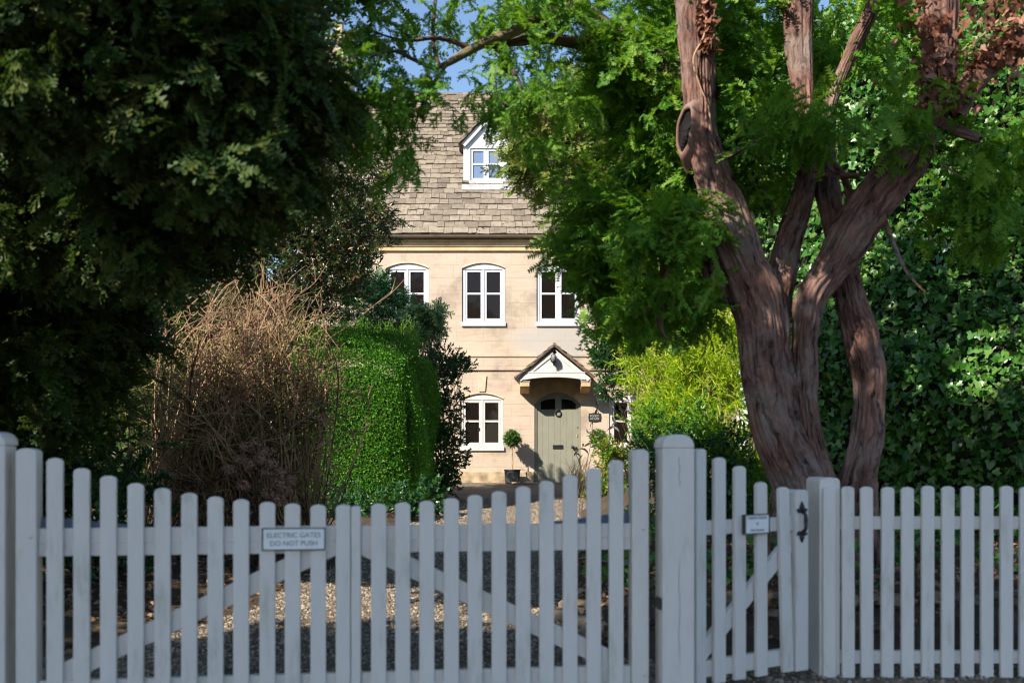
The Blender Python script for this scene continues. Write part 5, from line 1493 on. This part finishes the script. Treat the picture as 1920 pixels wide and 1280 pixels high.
foliage("leaves", [T_small(0.036, 0.021), T_small(0.03, 0.02)], P - hl, D, Nn + rng.normal(size=(n, 3)) * 0.6, rng.uniform(0.7, 1.25, n), L_hedge, hb)
# longer shoots along the top
n = 900
P = np.column_stack([rng.uniform(X0 + 0.3, X1 - 0.15, n), rng.uniform(Ya + 0.1, Yb, n), np.zeros(n)]); P[:, 2] = zt(P[:, 1]) - 0.06
foliage("shoots", [T_sprig(s, T_small(0.036, 0.018), 8, 0.14) for s in range(3)], P - hl, np.array([0, 0, 1.0]) + rng.normal(size=(n, 3)) * 0.35, rand_dirs(n), rng.uniform(0.5, 1.2, n), L_lime, hb)
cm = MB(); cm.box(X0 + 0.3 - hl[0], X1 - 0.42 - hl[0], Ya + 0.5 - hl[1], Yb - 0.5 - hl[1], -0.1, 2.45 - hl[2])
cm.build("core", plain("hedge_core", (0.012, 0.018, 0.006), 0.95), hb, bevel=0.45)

T_CYP = [T_yew(s, 0.36, 9, 0.020, 0.013, 0.02) for s in range(30, 33)]
def bush(name, label, cat, base, blobs, temps, mat, twig, s0=0.8, s1=1.2, updir=0.3, spread=0.8, stems=7, r0=0.03, flat=1.0):
    base = np.array(base, float)
    t = empty(name, label, cat, tuple(base))
    paths, Ps, Ds = [], [], []
    for (a, b, Y, r, n) in blobs:
        c = np.array(at(a, b, Y)); n = int(n)
        for _ in range(stems):
            e = c + rand_dirs(1)[0] * np.array(r) * 0.85
            s_ = base + np.array([rng.normal() * 0.08, rng.normal() * 0.08, 0])
            paths.append((catmull([s_ - base, (s_ * 0.5 + c * 0.5) + rng.normal(size=3) * 0.1 - base, e - base], 5), r0 * 0.5, 0.003))
        m = max(3, n // 11)
        sp, sdd = in_blob(m, c, r, 0.3)
        k = rng.integers(0, m, n)
        Ps.append(sp[k] + rng.normal(size=(n, 3)) * 0.10 * np.mean(r) / 0.4)
        Ds.append(unit(sdd[k] * spread + rng.normal(size=(n, 3)) * 0.55 + [0, 0, updir]))
    twigs_obj(paths, "branches", twig, t, 5)
    P, D = np.concatenate(Ps), np.concatenate(Ds); n = len(P)
    foliage("leaves", temps, P - base, D, rng.normal(size=(n, 3)) * flat + [0, 0, 1.0], rng.uniform(s0, s1, n), mat, t)
    return t
bush("cypress", "blue green feathery cypress in front of the upper window beside the tree", "conifer", (-2.8, 18.2, gz(18)), [
    (690, 545, 18.2, (0.40, 0.5, 0.35), 230), (725, 575, 18.2, (0.28, 0.4, 0.28), 150), (665, 575, 18.2, (0.4, 0.5, 0.35), 130), (700, 640, 18.2, (0.5, 0.5, 0.6), 160), (680, 760, 18.2, (0.5, 0.5, 0.6), 100)], T_CYP, L_cypress, M_twig_dark, 0.5, 0.8)
bush("juniper", "pale sunlit juniper spreading over the far end of the hedge", "conifer", (-1.75, 18.3, gz(18)), [
    (785, 612, 17.9, (0.30, 0.4, 0.11), 190), (818, 588, 17.8, (0.16, 0.3, 0.04), 60), (775, 600, 17.9, (0.22, 0.3, 0.06), 80), (800, 640, 18.2, (0.26, 0.4, 0.18), 80), (755, 620, 18.2, (0.25, 0.3, 0.18), 60), (790, 720, 18.3, (0.3, 0.4, 0.5), 80)], T_CYP, L_juniper, M_twig_dark, 0.5, 0.8, updir=0.15, spread=1.0)
T_HOL = [T_sprig(s, T_leaf(0.05, 0.026, 0.3, 0.15), 9, 0.12) for s in range(4)]
bush("holly_bush", "dark small leaved evergreen bush between the hedge and the lower window", "shrub", (-1.25, 17.4, gz(17.4)), [
    (825, 700, 17.3, (0.40, 0.5, 0.35), 416), (860, 690, 17.2, (0.18, 0.25, 0.14), 96), (815, 780, 17.3, (0.42, 0.5, 0.45), 528), (830, 850, 17.3, (0.34, 0.45, 0.38), 400), (800, 900, 17.1, (0.42, 0.4, 0.26), 320), (848, 760, 17.2, (0.16, 0.3, 0.2), 96), (770, 930, 16.7, (0.4, 0.3, 0.18), 192)], T_HOL, L_holly, M_twig_dark, stems=3, r0=0.02)
bush("ground_ivy", "low dark ivy tumbling at the foot of the clipped hedge", "ivy", (-1.9, 13.6, gz(13.6)), [
    (700, 945, 13.4, (0.6, 0.25, 0.14), 160), (790, 935, 13.9, (0.3, 0.3, 0.14), 100), (620, 950, 13.0, (0.5, 0.25, 0.16), 120)], [T_sprig(s, T_ivy(0.06, s), 7, 0.14) for s in range(3)], L_holly, M_twig_dark)

# bare twiggy shrub
def twig_shrub(name, label, base, tops, nst, mats, rbase=0.010, seed=3, side=5, fuzz=0.0):
    r_ = np.random.default_rng(seed)
    base = np.array(base, float)
    t = empty(name, label, "shrub", tuple(base))
    sets = [[] for _ in mats]
    for k in range(nst):
        (a, b, Y, sx, sy, sz) = tops[r_.integers(0, len(tops))]
        tip = np.array(at(a, b, Y)) + r_.normal(size=3) * [sx, sy, sz]
        b0 = base + np.array([r_.uniform(-0.9, 0.9), r_.uniform(-0.45, 0.45), 0.0])
        mid = b0 * 0.45 + tip * 0.55 + r_.normal(size=3) * [0.24, 0.16, 0.10] + [-0.1 * (tip[0] - b0[0]), 0, 0.25]
        c = catmull([b0, b0 * 0.75 + mid * 0.25 + r_.normal(size=3) * 0.05, mid, (mid + tip) / 2 + r_.normal(size=3) * 0.10, tip + [0.12, 0, -0.06]], 4)
        s = sets[r_.integers(0, len(mats))]
        s.append((c - base, rbase * r_.uniform(0.6, 1.2), 0.0025))
        for j in range(side):
            i = r_.integers(5, len(c) - 1)
            dd = unit((c[min(i + 1, len(c) - 1)] - c[i]) * 4 + r_.normal(size=3) * 0.95 + [0.25, -0.1, 0.1])
            l = r_.uniform(0.12, 0.42)
            p1 = c[i] + dd * l * 0.5 + r_.normal(size=3) * 0.03
            e = c[i] + dd * l + r_.normal(size=3) * 0.06 + [0, 0, 0.05]
            cc = catmull([c[i], p1, e], 3)
            s.append((cc - base, 0.0045, 0.002))
            if r_.uniform() < 0.6:
                e2 = p1 + unit(dd + r_.normal(size=3) * 0.7) * l * 0.5
                s.append((np.array([p1, (p1 + e2) / 2 + r_.normal(size=3) * 0.01, e2]) - base, 0.003, 0.0018))
    for s, mt in zip(sets, mats):
        if s: twigs_obj(s, "stems", mt, t, 4)
    return t
TW = twig_shrub("bare_shrub", "big bare shrub of tangled tan twigs between the yew and the hedge", (at(440, 850, 9.6).x, 9.6, gz(9.6)),
    [(380, 600, 9.4, 0.35, 0.4, 0.28), (450, 580, 9.6, 0.30, 0.4, 0.18), (520, 560, 9.8, 0.22, 0.3, 0.12), (540, 690, 9.5, 0.25, 0.3, 0.3), (430, 720, 9.3, 0.5, 0.4, 0.4), (330, 740, 9.3, 0.3, 0.4, 0.4), (520, 800, 9.4, 0.30, 0.3, 0.3), (580, 720, 9.6, 0.10, 0.3, 0.22), (300, 850, 9.2, 0.3, 0.3, 0.3), (440, 860, 9.2, 0.4, 0.3, 0.25), (470, 545, 9.8, 0.22, 0.3, 0.10)], 470, (M_twig, M_twig, M_twig_dark, M_twig_green), 0.010, 3, 6)
n = 700
P = np.concatenate([in_blob(n // 2, at(400, 690, 9.4), (0.7, 0.4, 0.5), 0.1)[0], in_blob(n // 2, at(490, 780, 9.3), (0.6, 0.4, 0.5), 0.1)[0]])
foliage("young_leaves", [T_small(0.034, 0.016), T_leaf(0.04, 0.02)], P - np.array(TW.location), rand_dirs(n), rand_dirs(n), rng.uniform(0.6, 1.2, n), L_conifer, TW)
# faded hydrangea heads in front
hyd = empty("hydrangea", "hydrangea with faded pinkish brown flower heads in front of the bare shrub", "shrub", (at(480, 900, 8.6).x, 8.6, gz(8.6)))
hdl = np.array(hyd.location)
heads = [(462, 838, 8.6), (480, 830, 8.7), (495, 848, 8.6), (510, 870, 8.5), (525, 885, 8.5), (498, 885, 8.5), (470, 870, 8.5), (520, 905, 8.4), (535, 920, 8.4), (450, 862, 8.6), (488, 860, 8.5), (430, 880, 8.5), (545, 900, 8.6), (505, 925, 8.4), (455, 910, 8.4), (524, 938, 8.3)]
paths = []
for a, b, Y in heads:
    c = np.array(at(a, b, Y)); r = 0.062
    m = 110
    P, D = in_blob(m, c, (r, r, r * 0.75), 0.75)
    foliage("flower_head", [T_small(0.028, 0.024)], P - hdl, np.cross(D, rand_dirs(m)), D + rng.normal(size=(m, 3)) * 0.3, rng.uniform(0.7, 1.1, m), L_bloom, hyd)
    paths.append((catmull([np.zeros(3), (c - hdl) * 0.5 + rng.normal(size=3) * 0.06 + [0, 0, 0.1], c - hdl], 5), 0.006, 0.004))
for _ in range(30):
    e = np.array([rng.normal() * 0.35, rng.normal() * 0.2, rng.uniform(0.4, 0.85)])
    paths.append((catmull([np.array([rng.normal() * 0.15, 0, 0]), e * 0.5 + rng.normal(size=3) * 0.05, e], 4), 0.006, 0.003))
twigs_obj(paths, "stems", M_twig_dark, hyd, 5)
# undergrowth filling the dark left foot
bush("undergrowth", "dark low bush under the left yew behind the gate", "shrub", (-3.3, 8.2, gz(8)), [
    (80, 900, 8.0, (0.7, 0.4, 0.4), 260), (200, 930, 8.4, (0.3, 0.4, 0.25), 90), (40, 980, 7.6, (0.7, 0.4, 0.35), 160), (180, 1010, 7.6, (0.4, 0.3, 0.22), 90)], T_HOL, L_holly, M_twig_dark, s0=1.0, s1=1.6)

# ------------------------------------------------------------------ right side plants
T_BAM = [T_sprig(s, (lambda V, T: (V, T))(*T_leaf(0.11, 0.0155, 0.25, 0.45)), 10, 0.24, 0.9) for s in range(40, 44)]
bam = bush("bamboo", "bright lime green bamboo clump between the yew and the house", "bamboo", (2.35, 12.0, gz(12)), [
    (1250, 680, 12.0, (0.40, 0.5, 0.28), 230), (1320, 660, 12.0, (0.45, 0.6, 0.40), 300), (1330, 740, 11.8, (0.42, 0.5, 0.32), 260), (1245, 735, 12.0, (0.26, 0.4, 0.24), 170), (1205, 680, 12.0, (0.13, 0.3, 0.12), 44), (1280, 790, 11.8, (0.4, 0.4, 0.28), 180), (1380, 820, 11.4, (0.36, 0.4, 0.35), 190), (1400, 900, 11.2, (0.30, 0.4, 0.35), 130), (1350, 590, 12.2, (0.35, 0.5, 0.25), 120), (1430, 950, 11.0, (0.22, 0.3, 0.25), 60)], T_BAM, L_bamboo, M_cane, 0.7, 1.15, -0.15, 0.7)
canes = []
for k in range(46):
    p = at(rng.uniform(1360, 1440), rng.uniform(935, 1000), 10.6 + rng.uniform(-0.3, 0.3)); p.z = gz(11) + 0.1
    e = p + Vector((rng.normal() * 0.25 - 0.05, rng.normal() * 0.2, rng.uniform(0.6, 1.5)))
    canes.append((catmull([tuple(p), tuple((p + e) / 2 + Vector((rng.normal() * 0.05, 0, 0.03))), tuple(e)], 4) - np.array(bam.location), 0.008, 0.004))
twigs_obj(canes, "canes", M_cane, bam, 5)
bush("evergreen_climber", "dark small leaved evergreen growing up the wall right of the porch", "shrub", (2.75, 21.2, gz(21)), [
    (1150, 600, 21.2, (0.42, 0.35, 0.40), 260), (1158, 670, 21.2, (0.44, 0.35, 0.45), 380), (1140, 640, 21.2, (0.3, 0.3, 0.3), 150), (1150, 725, 21.1, (0.26, 0.3, 0.18), 130), (1125, 560, 21.3, (0.22, 0.25, 0.25), 70), (1215, 640, 21.2, (0.5, 0.35, 0.6), 240), (1180, 560, 21.2, (0.5, 0.3, 0.4), 180)], [T_sprig(s, T_leaf(0.06, 0.032, 0.3, 0.15), 9, 0.15) for s in range(4)], L_holly, M_twig_dark, s0=0.9, s1=1.4, stems=2, r0=0.012)
bush("glossy_bush", "dark glossy bush below the bamboo, behind the big gate post", "shrub", (2.0, 10.4, gz(10)), [
    (1320, 860, 10.4, (0.30, 0.4, 0.18), 140), (1240, 850, 10.6, (0.24, 0.35, 0.18), 110), (1340, 900, 10.2, (0.4, 0.4, 0.3), 210), (1240, 900, 10.2, (0.28, 0.35, 0.3), 140), (1330, 980, 9.8, (0.4, 0.3, 0.3), 160)], [T_sprig(s, T_leaf(0.055, 0.03, 0.25, 0.15), 8, 0.15) for s in range(4)], L_holly, M_twig_dark, s0=0.9, s1=1.3)
bush("sunlit_shrub", "yellow green sunlit shrub just above the big gate post", "shrub", (1.7, 10.8, gz(10)), [
    (1265, 790, 10.7, (0.36, 0.3, 0.18), 190), (1345, 830, 10.3, (0.25, 0.3, 0.2), 120), (1380, 900, 10.0, (0.22, 0.25, 0.25), 120), (1225, 800, 11.0, (0.16, 0.3, 0.14), 80), (1400, 860, 10.4, (0.16, 0.25, 0.25), 60), (1405, 930, 10.2, (0.14, 0.25, 0.25), 60)], [T_sprig(s, T_leaf(0.055, 0.026, 0.25, 0.15), 8, 0.14) for s in range(4)], L_lime, M_twig_dark)
bush("cotoneaster", "arching shrub with red and yellow green leaves right of the front door", "shrub", (1.85, 17.4, gz(17)), [
    (1135, 880, 17.0, (0.20, 0.25, 0.40), 120), (1150, 840, 17.0, (0.26, 0.25, 0.20), 100), (1185, 870, 17.2, (0.25, 0.25, 0.35), 100), (1130, 950, 16.6, (0.2, 0.25, 0.3), 90), (1170, 940, 16.6, (0.25, 0.25, 0.3), 90)], [T_sprig(s, T_leaf(0.07, 0.035, 0.2, 0.15), 6, 0.18) for s in range(4)], L_cot, M_twig_dark)
bl = empty("buddleia_sprig", "loose stem with large dark leaves in front of the house plaque", "plant", (at(1085, 930, 15).x, 15.0, gz(15)))
bll = np.array(bl.location)
pp_ = [[(1085, 960), (1098, 880), (1108, 830), (1112, 790), (1122, 758)], [(1090, 960), (1105, 870), (1125, 820), (1160, 790), (1172, 770)], [(1080, 950), (1090, 880), (1080, 850), (1092, 838)]]
paths, P, D = [], [], []
for pts in pp_:
    c = catmull([tuple(at(a, b, 15.0)) for a, b in pts], 5); paths.append((c - bll, 0.006, 0.003))
    for k in range(9):
        i = int(len(c) * (0.45 + 0.55 * k / 9)); P.append(c[min(i, len(c) - 1)] - bll); D.append(rng.normal(size=3) + [0, 0, -0.5 if k % 2 else 0.6])
twigs_obj(paths, "stems", M_twig_dark, bl, 5)
foliage("leaves", [T_leaf(0.16, 0.05, 0.2, 0.3)], np.array(P), np.array(D), rng.normal(size=(len(P), 3)) + [0, -1, 0.6], rng.uniform(0.6, 1.05, len(P)), leaf_mat("grey_green_leaves", [(0.03, 0.045, 0.03), (0.05, 0.06, 0.055)], 0.15, (0.06, 0.1, 0.04)), bl)
gr = empty("pale_grass", "tuft of pale dry stems beside the foot of the front door", "grass tuft", (at(1085, 930, 18.5).x, 18.5, gz(18.5)))
paths = []
for k in range(110):
    e = np.array([rng.normal() * 0.20, rng.normal() * 0.2, rng.uniform(0.3, 0.75)]); s_ = np.array([rng.normal() * 0.08, rng.normal() * 0.08, 0])
    paths.append((catmull([s_, s_ + [e[0] * 0.2, e[1] * 0.2, e[2] * 0.6], e], 3), 0.005, 0.002))
twigs_obj(paths, "stems", M_cane, gr, 3)

# ivy bank behind the fence
T_IVY = [T_ivy(0.085, s) for s in range(5)]
iv = empty("ivy_hedge", "towering wall of glossy green ivy along the right edge", "ivy", (4.3, 10.2, gz(10)))
ivl = np.array(iv.location)
n = 19000
a = rng.uniform(0, 1, n); hgt = rng.uniform(0, 1, n) ** 0.9
xx = 2.95 + 3.6 * a; zz = 0.25 + 5.6 * hgt
surf = 9.6 - 0.55 * np.sin(1.3 * xx + 0.6) - 0.30 * np.sin(2.1 * zz + xx) - 0.18 * np.sin(5.3 * xx + 1.7 * zz) * np.cos(3.7 * zz - xx) + 0.10 * zz - 0.35 * np.clip((xx - 3.3), -0.5, 2)
surf += np.clip(3.6 - xx, 0, 1) ** 2 * 2.5
P = np.column_stack([xx, surf - rng.exponential(0.06, n) + np.abs(rng.normal(size=n)) * 0.10, zz])
D = rng.normal(size=(n, 3)) * 0.55 + [-0.25, -0.35, -0.8]
U = np.tile([-0.35, -0.85, 0.45], (n, 1)) + rng.normal(size=(n, 3)) * 0.42
foliage("leaves", T_IVY, P - ivl, D, U, rng.uniform(0.4, 1.25, n) , L_ivy, iv)
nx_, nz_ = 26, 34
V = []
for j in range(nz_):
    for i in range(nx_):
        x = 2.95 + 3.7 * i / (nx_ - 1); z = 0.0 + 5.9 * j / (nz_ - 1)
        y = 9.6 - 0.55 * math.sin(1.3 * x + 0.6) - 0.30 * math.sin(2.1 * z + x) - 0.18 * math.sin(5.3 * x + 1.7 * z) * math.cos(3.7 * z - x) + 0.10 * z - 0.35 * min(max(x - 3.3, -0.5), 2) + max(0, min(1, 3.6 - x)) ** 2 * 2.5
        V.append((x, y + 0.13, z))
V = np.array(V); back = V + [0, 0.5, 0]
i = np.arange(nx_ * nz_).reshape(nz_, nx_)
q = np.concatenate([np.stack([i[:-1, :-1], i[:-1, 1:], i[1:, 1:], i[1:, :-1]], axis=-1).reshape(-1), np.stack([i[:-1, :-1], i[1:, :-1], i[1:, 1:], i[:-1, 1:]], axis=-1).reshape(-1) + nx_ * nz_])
np_mesh("stems", np.concatenate([V, back]) - ivl, q, 4, plain("shaded_ivy_core", (0.022, 0.026, 0.014), 0.95, 0.1, 0.4, 9.0, 0.6), iv, None, True)  # dark core sheet behind the leaves, inner shade put into its colour
# sprays of ivy standing out from it
n = 420
k = rng.integers(0, len(P), n)
foliage("trailing_shoots", [T_sprig(s, T_ivy(0.075, s), 6, 0.22) for s in range(3)], P[k] - ivl + [0, -0.05, 0], rng.normal(size=(n, 3)) * 0.6 + [-0.3, -0.5, -0.5], rng.normal(size=(n, 3)) + [0, -0.5, 0.8], rng.uniform(0.7, 1.2, n), L_ivy, iv)

# low ivy, leaf litter and the dry stone edging behind the fence
def bedpt(n, x0, x1, y0, y1):
    P = []
    while len(P) < n:
        x, y = rng.uniform(x0, x1), rng.uniform(y0, y1)
        if x > drive_r(y) - 0.02 or x < drive_l(y) + 0.02: P.append((x, y, bed(x, y)))
    return np.array(P)
P = bedpt(2600, 0.6, 4.6, 6.2, 10.5); n = len(P); P[:, 2] += rng.exponential(0.09, n) + 0.02
keep = np.sin(2.3 * P[:, 0] + 1.1) * np.sin(1.7 * P[:, 1]) > -0.25
P = P[keep]; n = len(P)
tag(foliage("ivy_ground_cover", T_IVY, P, rng.normal(size=(n, 3)), rng.normal(size=(n, 3)) * 0.5 + [-0.2, -0.4, 1], rng.uniform(0.5, 1.0, n), L_ivy), kind='stuff')
P = np.concatenate([bedpt(4200, 0.4, 4.6, 5.7, 10.0), bedpt(2600, -5, -1.5, 5.3, 11)]); n = len(P); P[:, 2] += 0.015 + rng.exponential(0.012, n)
tag(foliage("leaf_litter", [T_leaf(0.06, 0.032, 0.3, 0.3), T_leaf(0.045, 0.03, 0.2, -0.3)], P, rng.normal(size=(n, 3)) * [1, 1, 0.25], rng.normal(size=(n, 3)) * 0.5 + [0, 0, 1], rng.uniform(0.6, 1.2, n), L_litter), kind='stuff')

M_rock = slate_mat("edging_stone", [(0.20, 0.15, 0.10), (0.30, 0.23, 0.15), (0.16, 0.125, 0.09), (0.34, 0.27, 0.19)], (0.05, 0.06, 0.02))
def rock(seed, sx, sy, sz):
    r_ = np.random.default_rng(seed)
    V = []
    for la in (-0.8, -0.25, 0.35, 0.85):
        for k in range(9):
            an = 2 * math.pi * k / 9
            c_ = math.sqrt(1 - la * la) ** 0.6
            V.append((sx * math.copysign(abs(math.cos(an)) ** 0.7, math.cos(an)) * c_ * r_.uniform(0.88, 1.1), sy * math.copysign(abs(math.sin(an)) ** 0.7, math.sin(an)) * c_ * r_.uniform(0.88, 1.1), sz * (la * 0.95 + r_.uniform(-0.08, 0.08)) + sz))
    Fc = [(i * 9 + k, i * 9 + (k + 1) % 9, (i + 1) * 9 + (k + 1) % 9, (i + 1) * 9 + k) for i in range(3) for k in range(9)] + [tuple(range(8, -1, -1)), tuple(range(27, 36))]
    return V, Fc
dsw = MB(); r_ = random.Random(4)
x = 1.28
for row in range(3):
    x = 1.22 + r_.uniform(0, 0.1)
    while x < 3.9:
        w = r_.uniform(0.07, 0.17); h = r_.uniform(0.042, 0.055)
        V, Fc = rock(r_.randint(0, 9999), w, 0.12, h)
        dsw.add([Vector(v) + Vector((x + w, 6.0 + r_.uniform(-0.03, 0.03) + 0.03 * row, gz(6) + row * 0.098 - 0.01)) for v in V], Fc)
        x += 2 * w + 0.008
tag(dsw.build("stone_edging", M_rock, None, False), "low dry stone edging wall behind the picket fence, mossy brown", "wall")
# loose rocks at the drive's edge
for k, (a, b, s_) in enumerate(((1048, 1165, 0.10), (1078, 1150, 0.12), (1100, 1120, 0.09), (1062, 1185, 0.07), (1092, 1178, 0.10), (1118, 1158, 0.12), (1110, 1195, 0.09), (1140, 1190, 0.10))):
    Y = (1.29) / ((b - HOR) / F + 0.028)
    V, Fc = rock(100 + k, s_, s_ * 0.8, s_ * 0.5)
    p = at(a, b, Y)
    mb = MB(); mb.add([Vector(v) + Vector((p.x, p.y, gz(Y) - 0.01)) for v in V], Fc)
    tag(mb.build("rock", plain("pale_rock", (0.42, 0.30, 0.20), 0.9, 0.15, 0.25, 8.0, 0.5), None, True), "rounded buff rock edging the gravel behind the gate", "rock", "rocks edging the gravel")

# ------------------------------------------------------------------ unseen tree across the lane, added with its crown set to shade the gate
lane_base = np.array([-6.6, -2.6, 0.0])
lt = empty("unseen_shade_tree", "tall unseen leafy tree across the lane, added to shade the gate", "tree", tuple(lane_base))
bark_obj([(lambda t: (t[0] - lane_base, t[1], t[2]))(bark_tube([(-6.6, -2.6, -0.1), (-6.5, -2.6, 2.5), (-6.2, -2.3, 5), (-6.0, -2.0, 8)], [0.38, 0.3, 0.22, 0.08], "", None, None, 14, 6, 0.08, 77))], "trunk", M_bark_dark, lt)
Ps = []
for c, r, n in (((-5.45, -1.28, 6.35), (1.0, 1.0, 0.95), 620), ((-5.84, 0.0, 4.85), (1.05, 1.05, 0.85), 560), ((-6.87, 1.34, 3.6), (1.1, 1.1, 0.8), 420), ((-3.3, -1.9, 7.1), (1.6, 1.6, 1.3), 900), ((-2.0, -3.2, 7.0), (1.4, 1.4, 1.3), 560), ((-4.4, -2.4, 7.4), (1.2, 1.2, 1.0), 480), ((-3.5, 1.0, 6.9), (1.05, 1.05, 0.8), 460), ((-7.6, 2.4, 3.4), (1.0, 1.0, 0.9), 260)):
    Ps.append(in_blob(n, c, r, 0.3)[0])
P = np.concatenate(Ps); n = len(P)
foliage("crown", [T_sprig(s, T_leaf(0.16, 0.08, 0.2, 0.2), 9, 0.34) for s in range(3)], P - lane_base, rand_dirs(n), rand_dirs(n), rng.uniform(0.9, 1.4, n), L_lime, lt)
